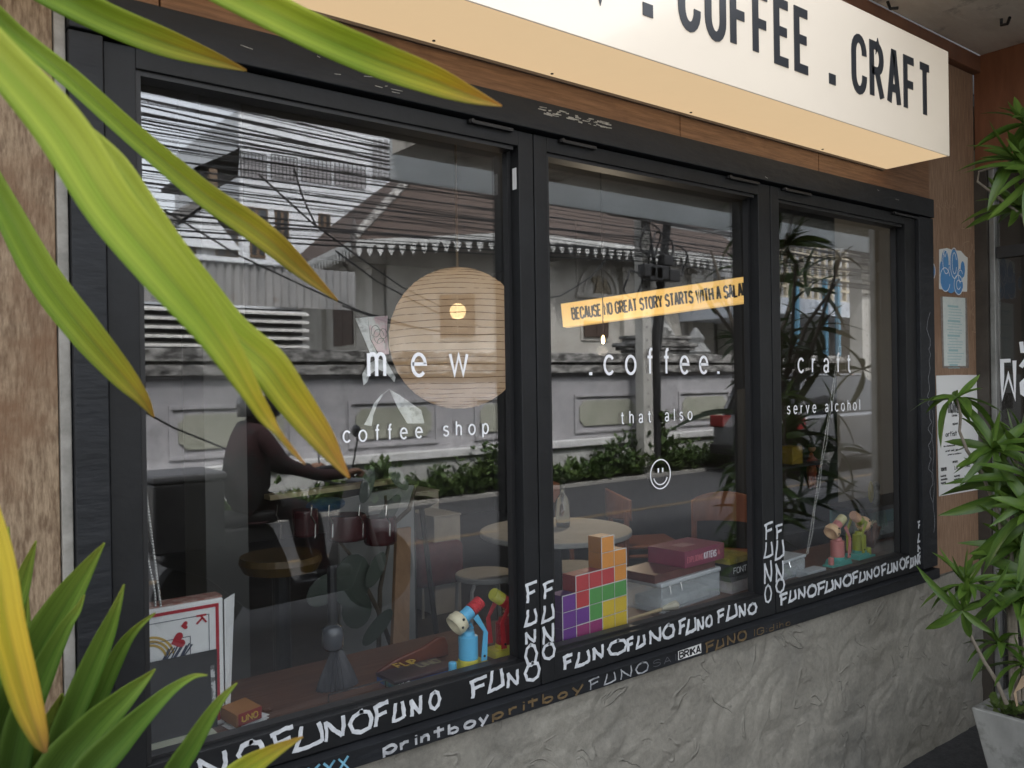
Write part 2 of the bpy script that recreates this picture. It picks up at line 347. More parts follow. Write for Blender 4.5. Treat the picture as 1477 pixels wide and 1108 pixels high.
def trowel(m):
    n = m.node_tree; ln = n.links.new; p = n.nodes['Principled BSDF']; tcn = n.nodes.new('ShaderNodeTexCoord')
    t = n.nodes.new('ShaderNodeTexNoise'); t.inputs['Scale'].default_value = 4.2; t.inputs['Detail'].default_value = 2.5; t.inputs['Distortion'].default_value = 1.6; ln(tcn.outputs['Object'], t.inputs['Vector'])
    a = n.nodes.new('ShaderNodeMath'); a.operation = 'SUBTRACT'; a.inputs[1].default_value = .5; ln(t.outputs['Fac'], a.inputs[0]); b = n.nodes.new('ShaderNodeMath'); b.operation = 'ABSOLUTE'; ln(a.outputs[0], b.inputs[0])
    r = n.nodes.new('ShaderNodeMapRange'); r.inputs['From Max'].default_value = .02; r.inputs['To Min'].default_value = 1; r.inputs['To Max'].default_value = 0; ln(b.outputs[0], r.inputs[0])
    t3 = n.nodes.new('ShaderNodeTexNoise'); t3.inputs['Scale'].default_value = 9; ln(tcn.outputs['Object'], t3.inputs['Vector']); r3 = n.nodes.new('ShaderNodeMapRange'); r3.inputs['From Min'].default_value = .5; r3.inputs['From Max'].default_value = .6; ln(t3.outputs[0], r3.inputs[0])
    k = n.nodes.new('ShaderNodeMath'); k.operation = 'MULTIPLY'; ln(r.outputs[0], k.inputs[0]); ln(r3.outputs[0], k.inputs[1])
    f = n.nodes.new('ShaderNodeTexNoise'); f.inputs['Scale'].default_value = 55; f.inputs['Detail'].default_value = 6; f.inputs['Roughness'].default_value = .75; ln(tcn.outputs['Object'], f.inputs['Vector'])
    s = n.nodes.new('ShaderNodeMath'); s.operation = 'MULTIPLY_ADD'; s.inputs[1].default_value = .55; ln(f.outputs['Fac'], s.inputs[0])
    s2 = n.nodes.new('ShaderNodeMath'); s2.operation = 'MULTIPLY_ADD'; s2.inputs[1].default_value = 2.6; ln(t.outputs['Fac'], s2.inputs[0]); ln(k.outputs[0], s2.inputs[2]); ln(s2.outputs[0], s.inputs[2])
    bp = n.nodes.new('ShaderNodeBump'); bp.inputs['Strength'].default_value = .6; bp.inputs['Distance'].default_value = .010; ln(s.outputs[0], bp.inputs['Height']); ln(bp.outputs[0], p.inputs['Normal'])
    old = p.inputs['Base Color'].links[0].from_socket; mx = n.nodes.new('ShaderNodeMix'); mx.data_type = 'RGBA'; kk = n.nodes.new('ShaderNodeMath'); kk.operation = 'MULTIPLY'; kk.inputs[1].default_value = .2; ln(k.outputs[0], kk.inputs[0]); ln(kk.outputs[0], mx.inputs[0]); ln(old, mx.inputs[6]); mx.inputs[7].default_value = (.12, .112, .095, 1)
    f2 = n.nodes.new('ShaderNodeMapRange'); f2.inputs['From Min'].default_value = .3; f2.inputs['From Max'].default_value = .7; f2.inputs['To Min'].default_value = .8; f2.inputs['To Max'].default_value = 1.18; ln(f.outputs['Fac'], f2.inputs[0])
    m3 = n.nodes.new('ShaderNodeMix'); m3.data_type = 'RGBA'; m3.blend_type = 'MULTIPLY'; m3.inputs[0].default_value = 1; ln(mx.outputs[2], m3.inputs[6]); ln(f2.outputs[0], m3.inputs[7]); ln(m3.outputs[2], p.inputs['Base Color'])
trowel(m_conc)
front = thing('shop_front', 'wood clad shop front above a grey trowelled concrete wall, round the black windows', 'shop front', (1.9, .1, 0))
conc = MB(); nx, nz = 460, 60  # trowelled wall with real unevenness
x0, x1 = -1.6, 3.935
def hsh(a, b): return (math.sin(a*127.1+b*311.7)*43758.5453) % 1
from mathutils import noise
for j in range(nz+1):
    for i in range(nx+1):
        x = x0+(x1-x0)*i/nx; z = -.06+.719*j/nz
        v = noise.noise(Vector((x*4, z*5, 1)))
        rid = abs(noise.noise(Vector((x*5.5+v*1.5, z*6, 4))))
        conc.v.append(Vector((x, -.004-.010*v-.006*min(rid, .12)/.12+.004*noise.noise(Vector((x*14, z*14, 7))), z)))
for j in range(nz):
    for i in range(nx):
        a = j*(nx+1)+i; conc.f.append((a, a+1, a+nx+2, a+nx+1))
obj('concrete_base', conc, m_conc, front, smooth=True)
obj('concrete_core', MB().box(-1.6, 3.93, .012, .14, 0, .655), m_conc, front)
obj('wood_panel', MB().box(-1.6, .298, .0, .12, .66, 2.9), m_woodb, front, bevel=.002)
obj('edge_strip', MB().box(.2995, .318, -.006, .1, .66, 2.215), mat('pale sealant strip', (.34, .32, .29), .7, (.2, .19, .17), 20), front, bevel=.002)
hx = [.3, 1.08-.6, 1.95, 3.03, 3.524]
hx = [.3, at(230, 10).x, 1.98, at(1180, 250).x, 3.526]
for a, b in zip(hx[:-1], hx[1:]): obj('wood_panel', MB().box(a+.0015, b-.0015, -.003, .12, 2.217, 2.82), m_woodh, front, bevel=.002)
obj('wood_panel', MB().box(3.5275, 3.945, .0, .12, .66, 2.82), m_woodp, front, bevel=.002)
obj('soffit_trim', MB().box(-1.6, 3.96, -.03, .02, 2.823, 2.895), mat('brown trim', (.14, .06, .035), .5, (.18, .08, .045), 9), front, bevel=.003)
obj('upper_sun_block', MB().box(-1.6, 20, .13, 7.5, 2.83, 6.6), m_dark, front)  # unseen mass added to keep sun off the room and near street
obj('side_wall', MB().box(6.5, 20, .1, .3, -.1, 2.83), m_dark, front)

# side wall standing out towards the street at the right: red brown wood over a dark glazed door
side = thing('side_entrance', 'dark glazed entrance with red brown wood above, standing out at the right', 'entrance', (3.98, -.2, 0))
obj('wood_panel', MB().box(3.951, 4.06, -.4, -.001, 2.402, 2.899), m_wreda, side, bevel=.002)
obj('door_post', MB().box(3.94, 4.0, -.052, .1, 0, 2.40), mat('dark brown post', (.035, .028, .022), .6, (.06, .05, .04), 8), side)
m_alu = mat('dull aluminium', (.3, .3, .29), .45, (.2, .2, .19), 10, metal=.6)
obj('door_frame', MB().box(3.955, 4.01, -.077, -.054, 0, 2.4), m_alu, side, bevel=.002)
obj('door_frame', MB().box(3.958, 4.0, -.4, -.37, 0, 2.4), m_alu, side, bevel=.002)
obj('door_glass', MB().box(3.98, 3.99, -.37, -.079, .05, 2.4), glass_mat('dark door glass', .045, (.5, .5, .5)), side)
obj('transom', MB().box(3.965, 4.0, -.37, -.08, 2.0, 2.05), m_dark, side)
tl = atx(1433, 575, 3.975)
m_white = mat('white vinyl', (.78, .8, .82), .5)
m_whiteg = mat('white window lettering', (.86, .87, .9), .4, emit=None)
# Thai characters on the door glass, built as solid strokes, running towards the street
th = MB(); ex = -Y; o = Vector((3.978, -.082, tl.z+.005))
hh = .16
th.ribbon([(.045, 1*hh), (0.01, 1*hh), (.01, .55*hh), (.01, 0), (.035, .62*hh), (.06, 0), (.06, 1*hh)], .016, o, ex, Z, -X)
th.ribbon([(.085, .82*hh), (.105, 1.0*hh), (.14, 1.0*hh), (.155, .7*hh), (.155, 0)], .018, o, ex, Z, -X)
th.ribbon([(.155, .5*hh), (.115, .56*hh), (.088, .38*hh), (.09, .12*hh), (.115, 0)], .017, o, ex, Z, -X)
th.ribbon([(.088, 1.5*hh), (.092, 1.25*hh), (.15, 1.22*hh), (.16, 1.5*hh)], .016, o, ex, Z, -X)
obj('door_lettering', th, m_whiteg, side)
tag(obj('side_interior_wall', MB().box(6.2, 6.3, -.4, .1, 0, 2.8), m_dark), kind='structure')
tag(obj('side_interior_floor', MB().box(4.02, 6.2, -.4, .1, 0.003, .01), m_floor), kind='structure')

# canopy over the pavement: concrete soffit and fascia beam
can = thing('canopy', 'stained concrete canopy over the pavement, above the illuminated sign', 'canopy', (8, -1.4, 2.76))
m_soff = mat('stained concrete soffit', (.6, .55, .48), .85, (.72, .68, .6), 3, (1, 3, 1), bump=.4, spots=((.09, .075, .06), 3.2, .53, .68))
obj('soffit', MB().box(2.66, 20, -2.75, -.03, 2.9, 3.0), m_soff, can)
obj('fascia_beam', MB().box(2.645, 20, -2.762, -2.752, 2.745, 3.0), mat('translucent pale fascia sheet', (.8, .82, .82), .5, (.88, .9, .9), 3, thin=.85), can, bevel=.004)  # translucency added so the shaded inner face shows bright
obj('ceiling_hook', MB().tube([(3.62, -.25, 2.9), (3.62, -.25, 2.875), (3.6, -.28, 2.865), (3.57, -.3, 2.875)], .006), m_gasket, can)
obj('ceiling_hook', MB().tube([(3.1, -.06, 2.9), (3.1, -.07, 2.87), (3.12, -.09, 2.87)], .006), m_gasket, can)

# ---------------------------------------------------------------- the window
win = thing('shop_window', 'long black framed shop window of three sashes covered in white marker writing', 'window', (1.92, 0, .66))
ZB, ZT = .779, 2.093
obj('casing', MB().box(.32, .378, -.018, .1, .71, 2.135), m_blkw, win, bevel=.003)
obj('casing', MB().box(3.405, 3.525, -.018, .1, .71, 2.135), m_blkw, win, bevel=.003)
obj('casing', MB().box(.32, 3.525, -.022, .1, 2.138, 2.214), m_blkw, win, bevel=.003)
obj('casing', MB().box(.32, 3.525, -.026, .1, .66, .7), m_blkw, win, bevel=.003)
obj('sill_ledge', MB().hexa([(.378, -.034, .701), (3.405, -.034, .701), (3.405, .1, .701), (.378, .1, .701), (.378, -.034, .7035), (3.405, -.034, .7035), (3.405, .1, .7065), (.378, .1, .7065)]), m_blkw, win)
obj('casing_back', MB().box(.378, 3.405, .085, .1, 2.115, 2.137), m_gasket, win)
sashes = [(.381, 1.404, .439, 1.357), (1.409, 2.423, .0, .0), (2.428, 3.402, 0, 0)]
sashes = [(.381, 1.404, .437, 1.356), (1.4075, 2.4235, 1.452, 2.36), (2.4285, 3.4025, 2.474, 3.32)]
m_glass = glass_mat('window glass', .105)
bead_w = .010
for k, (a, b, c, d) in enumerate(sashes):
    s_ = MB()
    s_.box(a, c, -.003, .06, .7075, 2.132); s_.box(d, b, -.003, .06, .7075, 2.132)
    s_.box(c, d, -.0032, .06, ZT, 2.1318); s_.box(c, d, -.0032, .06, .7077, ZB)
    fr = obj('sash', s_, m_blk, win, bevel=.0018)
    bd = MB()
    bd.box(c, c+bead_w, .004, .05, ZB, ZT); bd.box(d-.012, d-.0002, .03, .05, ZB, ZT)
    bd.box(c+bead_w, d-.012, .004, .05, ZT-.010, ZT-.0002); bd.box(c+bead_w, d-.012, .02, .05, ZB+.0002, ZB+.006)
    obj('glazing_bead', bd, m_gasket, fr)
    obj('glass_pane', MB().box(c+.002, d-.002, .05, .055, ZB+.001, ZT-.001), m_glass, fr)
    for hx_ in ((at(672, 178).x, at(735, 178).x), ) if k == 0 else ((at(803, 203).x, at(855, 203).x), (at(1045, 255).x, at(1090, 255).x)) if k == 1 else ((at(1125, 273).x, at(1165, 273).x), (at(1283, 303).x, at(1330, 303).x)):
        obj('friction_stay', MB().box(hx_[0], hx_[1], -.016, -.0045, 2.122, 2.131).tube([(hx_[0]+.008, -.014, 2.127), (hx_[0]+.008, -.02, 2.127)], .006), m_gasket, fr, bevel=.001)
    if k == 0:
        obj('window_latch', MB().box(1.3545, 1.3558, .006, .022, 1.985, 2.04), m_white, fr, bevel=.0005)
P1 = [o for o in win.children if o.name.startswith('sash')]
# lettering fixed on the glass
YG = .0488
def wtext(text, pxa, pxb, pya, pyb, xh, parent, thick=0.):
    a, b = at(pxa, pya, YG), at(pxb, pyb, YG)
    zb = (a.z+b.z)/2; xhw = at(pxa, pya-xh, YG).z-a.z
    return font_text(text, (a.x, YG, zb), X, Z, xhw/.53, fit=None if len(text) < 1 else b.x-a.x, m=m_whiteg, parent=parent, name='window_lettering', spacing=1.0, offset=thick)
LC = {'c': [ell(.25, .26, .22, .26, 40, 320, 18)], 'e': [[(.04, .28), (.46, .28)]+ell(.25, .26, .21, .26, 5, 318, 20)], 'o': [ell(.25, .26, .23, .26, 0, 360, 24)],
 'm': [[(.03, .53), (.03, 0)], [(.03, .36)]+ell(.15, .38, .12, .14, 160, 0, 8)+[(.27, 0)], [(.27, .36)]+ell(.4, .38, .12, .14, 165, 0, 8)+[(.52, 0)]],
 'w': [[(0, .53), (.15, .02), (.3, .5), (.45, .02), (.6, .53)]], 'f': [[(.24, .74), (.17, .735), (.12, .66), (.12, 0)], [(.0, .5), (.24, .5)]],
 's': [ell(.19, .385, .155, .125, 25, 205, 10)+[(.19, .27)]+ell(.19, .14, .165, .135, 60, -165, 12)], 'h': [[(.03, .74), (.03, 0)], [(.03, .34)]+ell(.2, .36, .17, .16, 165, 0, 8)+[(.37, 0)]],
 'p': [[(.03, .53), (.03, -.2)], ell(.24, .26, .2, .26, 0, 360, 22)], 't': [[(.12, .68), (.12, .08), (.17, .01), (.26, .01)], [(.0, .5), (.25, .5)]],
 'a': [[(.05, .4)]+ell(.21, .38, .16, .14, 150, 0, 8)+[(.37, .06), (.4, 0)], ell(.19, .13, .16, .13, -5, -300, 14)+[(.37, .3)]], 'l': [[(.05, .74), (.05, 0)]],
 'r': [[(.03, .53), (.03, 0)], [(.03, .34), (.1, .48), (.25, .5)]], 'v': [[(0, .53), (.2, .02), (.4, .53)]], '.': [[(.03, -.03), (.03, .055)]]}
def wchars(text, pxs, pya, pyb, xh, parent):   # widely tracked thin lower-case letters stuck on the glass
    a, b = at(pxs[0], pya, YG), at(pxs[-1], pyb, YG); zb = (a.z+b.z)/2; h = (at(pxs[0], pya-xh, YG).z-a.z)/.53; q = MB(); pen = h*.085
    ws = [.38 if ch == ' ' else max(p[0] for s_ in LC[ch] for p in s_) for ch in text]; gap = ((b.x-a.x)/h-sum(ws)*.86)/(len(text)-1); x = 0; lift = 0
    for ch, wd in zip(text, ws):
        if ch != ' ':
            for s_ in LC[ch]: lift += .00003; q.ribbon([((x+p[0]*.86)*h, p[1]*h) for p in s_], pen*(1.4 if ch == '.' else 1), (a.x, YG, zb), X, Z, NV, .0005+lift)
        x += wd*.86+gap
    return obj('window_lettering', q, m_whiteg, parent)
wchars('mew', (530.5, 674), 544, 540, 33, P1[0])
wchars('coffee shop', (494.6, 704), 636, 627, 16, P1[0])
wchars('.coffee.', (851, 1036), 540.4, 537.5, 27, P1[1])
wchars('that also', (896, 998), 610.6, 605.7, 12.5, P1[1])
wchars('craft', (1151, 1226.6), 537.5, 536, 20, P1[2])
wchars('serve alcohol', (1135.5, 1240), 597.4, 591, 11.5, P1[2])
sc_ = at(952.6, 684, YG); sm = MB(); rr = at(952.6, 663, YG).z-sc_.z
sm.ribbon(ell(0, 0, rr, rr, 0, 360, 40), .0035, sc_, X, Z, NV)
sm.ribbon(ell(0, 0, rr*.72, rr*.72, 200, 340, 16), .0035, sc_, X, Z, NV)
for e_ in (-.22, .22): sm.ribbon([(e_*rr, .12*rr), (e_*rr, .42*rr)], .006, sc_, X, Z, NV)
obj('smiley_drawing', sm, m_whiteg, P1[1])

# marker writing on the frame
m_mark = mat('white marker', (.7, .72, .74), .55, (.5, .52, .55), 60, contrast=(.25, .6))
m_mark2 = mat('faded white marker', (.42, .43, .45), .6, (.2, .21, .23), 60)
m_brn = mat('brown marker', (.16, .105, .045), .6, (.09, .06, .03), 50)
m_blue = mat('blue marker', (.2, .45, .6), .6, (.12, .3, .42), 40)
YF = -.0042
rows = [('N', 280, 327, 0), ('O', 338, 377, 0), ('F', 386, 418, 0), ('U', 421, 460, 0), ('N', 464, 496, 0), ('O', 500, 534, 0), ('F', 534, 559, 0), ('U', 562, 584, 0), ('N', 589, 610, 0), ('O', 616, 635, 0),
        ('F', 674, 701, 0), ('U', 703, 725, 0), ('N', 729, 751, 0), ('O', 754, 776, 0),
        ('F', 809, 826, 0), ('U', 829, 850, 0), ('N', 853, 873, 0), ('O', 875, 900, 0), ('F', 901, 914, 0), ('U', 916, 931, 0), ('N', 935, 953, 0), ('O', 954, 971, 0),
        ('F', 977, 988, 0), ('U', 989, 1002, 0), ('N', 1004, 1015, 0), ('O', 1016, 1028, 0), ('F', 1033, 1045, 0), ('U', 1047, 1061, 0), ('N', 1065, 1076, 0), ('O', 1078, 1092, 0)]
xx = 1123.
wr = [11, 13, 12.5, 12]
for word, we in zip(range(5), (1177, 1228, 1270, 1306, 1332)):
    ws = xx; st_ = (we-ws)/4
    for i, ch in enumerate('FUNO'): rows.append((ch, ws+st_*i+.5, ws+st_*(i+1)-.5, 0))
    xx = we
mb = MB()
for i, (ch, pa, pb, _) in enumerate(rows):
    if ch == 'F' and mb.v: obj('marker_writing', mb, m_mark, win); mb = MB()
    xa, xb = at(pa, 950).x, at(pb, 950).x
    zb = (.7285 if pa < 800 else .732)+random.uniform(-.002, .002); hh = random.uniform(.0405, .046) if pa < 800 else random.uniform(.035, .039)
    y_ = YF if not (1.356 < xb < 1.46 and False) else YF
    strokes(mb, ch, (xa+.004, YF, zb), X, Z, NV, hh, .0085, fit=max(.012, xb-xa-.008), jitter=.5, d=.0009)
obj('marker_writing', mb, m_mark, win)
mb = MB()
def vword(px0, pys, word='FUNO', wpx=16):
    mb = MB()
    for ch, (ya, yb) in zip(word, pys):
        a = at(px0, yb); b = at(px0+wpx, yb); t = at(px0, ya)
        strokes(mb, ch, (a.x+.003, YF, a.z), X, Z, NV, t.z-a.z, .0072, fit=b.x-a.x-.004, jitter=.45)
    obj('marker_writing', mb, m_mark, win)
vword(756, ((842, 870), (880, 902), (911, 929), (930, 962)), wpx=17)
vword(781, ((840, 864), (873, 896), (902, 928), (930, 952)), wpx=17)
vword(1101, ((757, 777), (785, 805), (812, 841), (842, 870)), wpx=11)
vword(1117, ((757, 777), (783, 807), (814, 838), (838, 856)), wpx=11)
vword(1322, ((752, 762), (770, 782), (786, 796), (798, 812)), wpx=7)
YC = -.027
def ctext(text, pa, pb, zb, h, m, pen, jit=.44, name='marker_writing', gap=.22):
    q = MB(); xa, xb = at(pa, 1000, -.026).x, at(pb, 950, -.026).x
    strokes(q, text, (xa, YC, zb), X, Z, NV, h, pen, gap=gap, fit=xb-xa, jitter=jit); return obj(name, q, m, win)
ctext('printboy', 552, 703, .669, .025, mat('grey white marker', (.55, .56, .58), .6, (.28, .29, .31), 50), .0062)
ctext('pritboy', 710, 838, .669, .024, m_brn, .0058)
ctext('FUNO', 849, 932, .667, .028, m_mark2, .0042, .5)
ctext('FUNO', 1018, 1075, .667, .028, m_brn, .006, .5)
ctext('IG:dihom', 1088, 1148, .668, .02, m_brn, .0025)
ctext('SAI', 942, 974, .672, .018, mat('grey marker', (.08, .08, .09), .6), .0018)
ctext('TKXX', 420, 500, .666, .026, m_blue, .0045)
# sticker with lettering
sx0, sx1 = at(978, 940, -.026).x, at(1011, 930, -.026).x
stk = MB().prism([(0, 0), (sx1-sx0, 0), (sx1-sx0, .028), (0, .026)], (sx0, -.0262, .669), X, Z, NV, .0006)
sk = obj('sticker', stk, mat('white sticker', (.75, .75, .74), .5), win)
q = MB(); strokes(q, 'BRIKA', (sx0+.005, -.0269, .6725), X, Z, NV, .019, .0045, fit=sx1-sx0-.01, gap=.15, jitter=.1); obj('sticker_lettering', q, m_gasket, sk)
# scribble down the right casing, scratches and scuffs in the paint
q = MB(); zz = 1.75; pts = []
while zz > .95:
    pts.append((.030+random.uniform(-.018, .018) if random.random() < .75 else .03, zz)); zz -= random.uniform(.008, .03)
q.ribbon(pts, .0016, (3.44, -.0185, 0), X, Z, NV, .0004)
q.ribbon([(.05+.006*math.sin(i*.9), .95-.02*i+.4) for i in range(26)], .0013, (3.445, -.0183, 0), X, Z, NV, .0003)
obj('scribble', q, m_mark2, win)
q = MB()
for i in range(46):
    u = at(768+random.random()*106, 185).x; zq = 2.192+random.uniform(-.009, .009)-(0 if u < 1.55 else .0)
    q.ribbon([(u, zq), (u+random.uniform(.008, .03), zq+random.uniform(-.002, .002))], random.uniform(.0015, .004), (0, -.0222, 0), X, Z, NV, .0002+i*.00001)
for i in range(14):
    u = random.uniform(.9, 1.0) if i < 8 else random.uniform(.4, 3.4); zq = random.uniform(2.15, 2.2)
    q.ribbon([(u, zq), (u+random.uniform(.004, .03), zq+random.uniform(-.004, .004))], .0014, (0, -.0222, 0), X, Z, NV, .0002+i*.00001)
obj('paint_scuffs', q, mat('bare scuffed paint', (.45, .44, .41), .8, (.2, .2, .19), 80), win)

# ---------------------------------------------------------------- illuminated sign
SX1 = 3.17; SY = -.248; SZ0, SZ1 = 2.289, 2.668
sign = thing('illuminated_sign', 'cream light box sign with dark lettering COFFEE . CRAFT above the window', 'sign', (1.2, -.12, SZ0))
m_face = mat('cream sign acrylic', (.7, .63, .54), .16, (.74, .67, .57), .8, spots=((.62, .56, .48), 30, .7, .82), emit=((1, .86, .7), .08), coat=.3)
obj('face_panel', MB().box(-1.2, SX1, SY, SY+.006, SZ0, SZ1), m_face, sign, bevel=.001)
obj('underside_panel', MB().box(-1.2, SX1-.002, SY+.008, -.012, SZ0+.001, SZ0+.006), mat('warm lit underside', (.72, .55, .34), .4, (.66, .5, .3), 1.2, emit=((1, .72, .42), .22)), sign)
obj('end_panel', MB().box(SX1-.006, SX1, SY+.007, -.012, SZ0+.007, SZ1), m_face, sign)
obj('top_panel', MB().box(-1.2, SX1-.007, SY+.007, -.012, SZ1-.006, SZ1-.0005), m_face, sign)
obj('rear_flange', MB().box(-1.2, SX1-.02, -.0118, -.004, SZ0-.006, SZ0+.03), mat('grey brown flange', (.16, .13, .11), .6), sign)
for px_ in (620, 790, 990, 1180): 
    u = at(px_, 80+ (px_-620)*.26, -.012).x; obj('screw', MB().lathe([(.004, 0), (.004, .002)], (u, -.03, SZ0-.0015), 8), m_gasket, sign)
m_let = mat('dark grey sign lettering', (.035, .038, .045), .35)
def sletter(text, pxa, pxb, pyb, pyt_at, parent):
    pass
zb = at(1333, 171, SY).z; zt = at(1335, 93, SY).z
def sx(px, py): return at(px, py, SY).x
q = MB(); pen = .0265; hL = zt-zb
for txt, xa, xb in (('COFFEE', sx(978, 30), sx(1168, 80)), ('CRAFT', sx(1228, 120), sx(1342, 130))):
    strokes(q, txt, (xa+pen/2, SY-.0006, zb+pen/2), X, Z, NV, hL-pen, pen, gap=.36, fit=xb-xa-pen, d=.002); obj('sign_lettering', q, MATS['dark grey sign lettering'], sign); q = MB()
strokes(q, 'MEW', (sx(886, 0)-.68, SY-.0006, zb+pen/2), X, Z, NV, hL-pen, pen, gap=.36, fit=.68, d=.002); obj('sign_lettering', q, m_let, sign)
for pd in (934, 1200):
    q = MB(); u = sx(pd, 25 if pd < 1000 else 115); q.box(u-.018, u+.018, SY-.0026, SY-.0005, zb, zb+.032); obj('sign_lettering', q, m_let, sign)

# ---------------------------------------------------------------- things stuck on the pier
def sheet(name, pts, m, parent=None, y=-.001, d=.0015):
    a = [(at(px, py, 0).x, at(px, py, 0).z) for px, py in pts]
    return obj(name, MB().prism(a, (0, y, 0), X, Z, NV, d), m, parent)
grf = thing('graffiti_sticker', 'square white sticker with blue bubble graffiti on the wood pier', 'sticker', (3.73, -.002, 1.82))
sheet('paper', [(1354, 360), (1365, 358), (1374, 361), (1385, 362), (1391, 369), (1395, 372), (1394, 421), (1372, 420), (1354, 417)], mat('white sticker paper', (.72, .72, .69), .6), grf)
mbl = mat('graffiti blue', (.07, .22, .48), .6, (.09, .28, .55), 12)
q = MB(); c0 = Vector((3.6, -.0028, 1.82)); ii = 0
for cx, cz, rx, rz in ((.055, .14, .032, .05), (.135, .135, .04, .065), (.05, .065, .045, .05), (.09, .075, .03, .055), (.17, .05, .045, .045), (.1, .05, .05, .04), (.19, .09, .025, .03), (.215, .12, .02, .035), (.02, .10, .015, .04)):
    q.prism(ell(cx, cz+.01, rx, rz, 0, 345, 16), c0+NV*(.0001*ii), X, Z, NV, .0003); ii += 1
q.prism(ell(-.055, .105, .022, .03, 0, 345, 12), (3.6, -.0008, 1.82), X, Z, NV, .0004)
obj('bubble_letters', q, mbl, grf)
q = MB(); ii = 0
for cx, cz, rx, rz in ((.05, .065, .045, .05), (.135, .14, .038, .065), (.135, .14, .02, .045), (.17, .05, .04, .042), (.17, .05, .018, .02), (.06, .14, .03, .05), (.19, .09, .02, .025)):
    q.ribbon(ell(cx, cz+.01, rx, rz, 20, 340, 18), .0035, c0+NV*(.0016+.00005*ii), X, Z, NV, .0003); ii += 1
q.ribbon([(.03, .2), (.05, .17), (.07, .2), (.09, .17), (.1, .205)], .003, c0+NV*.002, X, Z, NV, .0003)
q.ribbon(ell(-.055, .105, .026, .034, 0, 360, 14), .003, (3.6, -.0013, 1.82), X, Z, NV, .0003)
q.ribbon([(-.04, .16), (-.06, .155), (-.06, .19), (-.05, .2)], .002, (3.6, -.0008, 1.82), X, Z, NV, .0003)
obj('outline_strokes', q, m_white, grf)
ntc = thing('notice', 'narrow pale green printed notice on the pier under the blue graffiti sticker', 'notice', (3.72, -.002, 1.5))
sheet('backing', [(1356, 428), (1394, 430), (1397, 531), (1359, 531)], mat('grey tape residue', (.25, .23, .21), .8, (.16, .12, .1), 60), ntc, d=.0008)
sheet('paper', [(1359, 428), (1391, 430), (1392, 528), (1361, 528)], mat('pale notice paper', (.6, .63, .6), .6, (.52, .57, .55), 40), ntc, y=-.002)
q = MB(); mt = mat('faint teal print', (.3, .45, .46), .6)
na, nb = at(1364, 445).x, at(1388, 445).x
for k in range(22):
    zq = 1.785-.0125*k; thk = .003 if k % 5 else .009
    q.box(na+random.uniform(0, .02), nb-random.uniform(0, .06), -.0040, -.0037, zq-thk/2, zq+thk/2)
obj('print', q, mt, ntc)
pst = thing('poster', 'long white poster with a bar code heading, half behind the plant on the pier', 'poster', (3.76, -.002, .98))
sheet('paper', [(1349, 542), (1376, 541), (1407, 541), (1412, 706), (1353, 716)], mat('white poster paper', (.74, .74, .73), .5), pst, y=-.003)
q = MB(); YP = -.0052
def pxz(px, py): p = at(px, py, YP); return p.x, p.z
strokes(q, 'THISTIMES', (pxz(1367, 596)[0], YP, pxz(1367, 596)[1]), X, Z, NV, .072, .0045, gap=.18, fit=.11)
for px_, py_, t_, ln_, h_ in ((1373, 601, 'EDITION', .045, .007), (1374, 613, 'open', .045, .012), (1364, 630, 'artist', .1, .022), (1361, 645, 'the exhibition series', .1, .006), (1364, 652, 'print and zine', .11, .008), (1367, 657, 'artist in residence', .12, .006), (1374, 668, 'ARTISTS', .045, .008), (1357, 680, 'TOKYO', .048, .014), (1377, 677, 'L.A.', .03, .015), (1392, 674, 'PARIS', .045, .014)):
    a = pxz(px_, py_); strokes(q, t_.upper() if t_[0].isupper() else t_, (a[0], YP, a[1]), X, Z, NV, h_, max(.0012, h_*.16), fit=ln_)
for cx_ in (1357, 1376, 1391):
    for k in range(3):
        a = pxz(cx_, 687+k*5); strokes(q, 'NAMES'[:4+k % 2], (a[0]+random.uniform(0, .006), YP, a[1]-.004), X, Z, NV, .006, .0022, fit=random.uniform(.04, .065))
obj('poster_print', q, mat('black print', (.03, .03, .03), .6), pst)['kind'] = 'stuff'
q = MB()
def scr(pts, wd=.0018): q.ribbon([(at(a, b).x, at(a, b).z) for a, b in pts], wd, (0, -.0005, 0), X, Z, NV, .0003+.00003*len(q.f) % .0004)
scr([(1395, 305), (1387, 330), (1400, 330), (1394, 305)])
scr([(1390, 350), (1392, 372)]); scr([(1390, 350), (1398, 348)]); scr([(1397, 355), (1398, 372), (1403, 352)]); scr([(1400, 350), (1405, 365), (1408, 348)])
scr([(1400, 385), (1404, 398), (1400, 410), (1406, 405), (1402, 420), (1408, 418)]); scr([(1402, 430), (1404, 455), (1400, 450), (1406, 440)])
scr([(1403, 460), (1407, 480), (1402, 478), (1404, 500), (1406, 520)])
for k in range(5): scr([(1350+k*6, 300+(k % 2)*6), (1353+k*6, 288), (1356+k*6, 302), (1350+k*6, 296)], .0012)
obj('scratched_scribble', q, mat('chalky scratch', (.42, .3, .22), .8), front)

# ================================================================ ACROSS THE STREET (seen mirrored in the window)
m_lime = mat('lime washed wall', (.3, .295, .305), .8, (.43, .42, .435), 2.5, bump=.2, spots=((.2, .195, .2), 2.6, .56, .75))
m_limed = mat('stained lime coping', (.06, .058, .055), .9, (.42, .41, .39), 5, (1, 1, 2.5), bump=.6, contrast=(.4, .62))
m_field = mat('green grey panel field', (.27, .28, .22), .8, (.36, .36, .3), 2.5, spots=((.18, .18, .15), 5, .6, .75))
m_plin = mat('whitewashed plinth', (.32, .32, .31), .9, (.48, .48, .47), 2, bump=.3, spots=((.1, .1, .095), 7, .62, .72))
WY = -8.3
bw = thing('boundary_wall', 'weathered grey temple wall with moulded panels and stained coping across the road', 'wall', (9, WY-.2, -.07))
obj('plinth', MB().box(-8, 34, WY-.45, WY+.1, -.1, .44), m_plin, bw, bevel=.01)
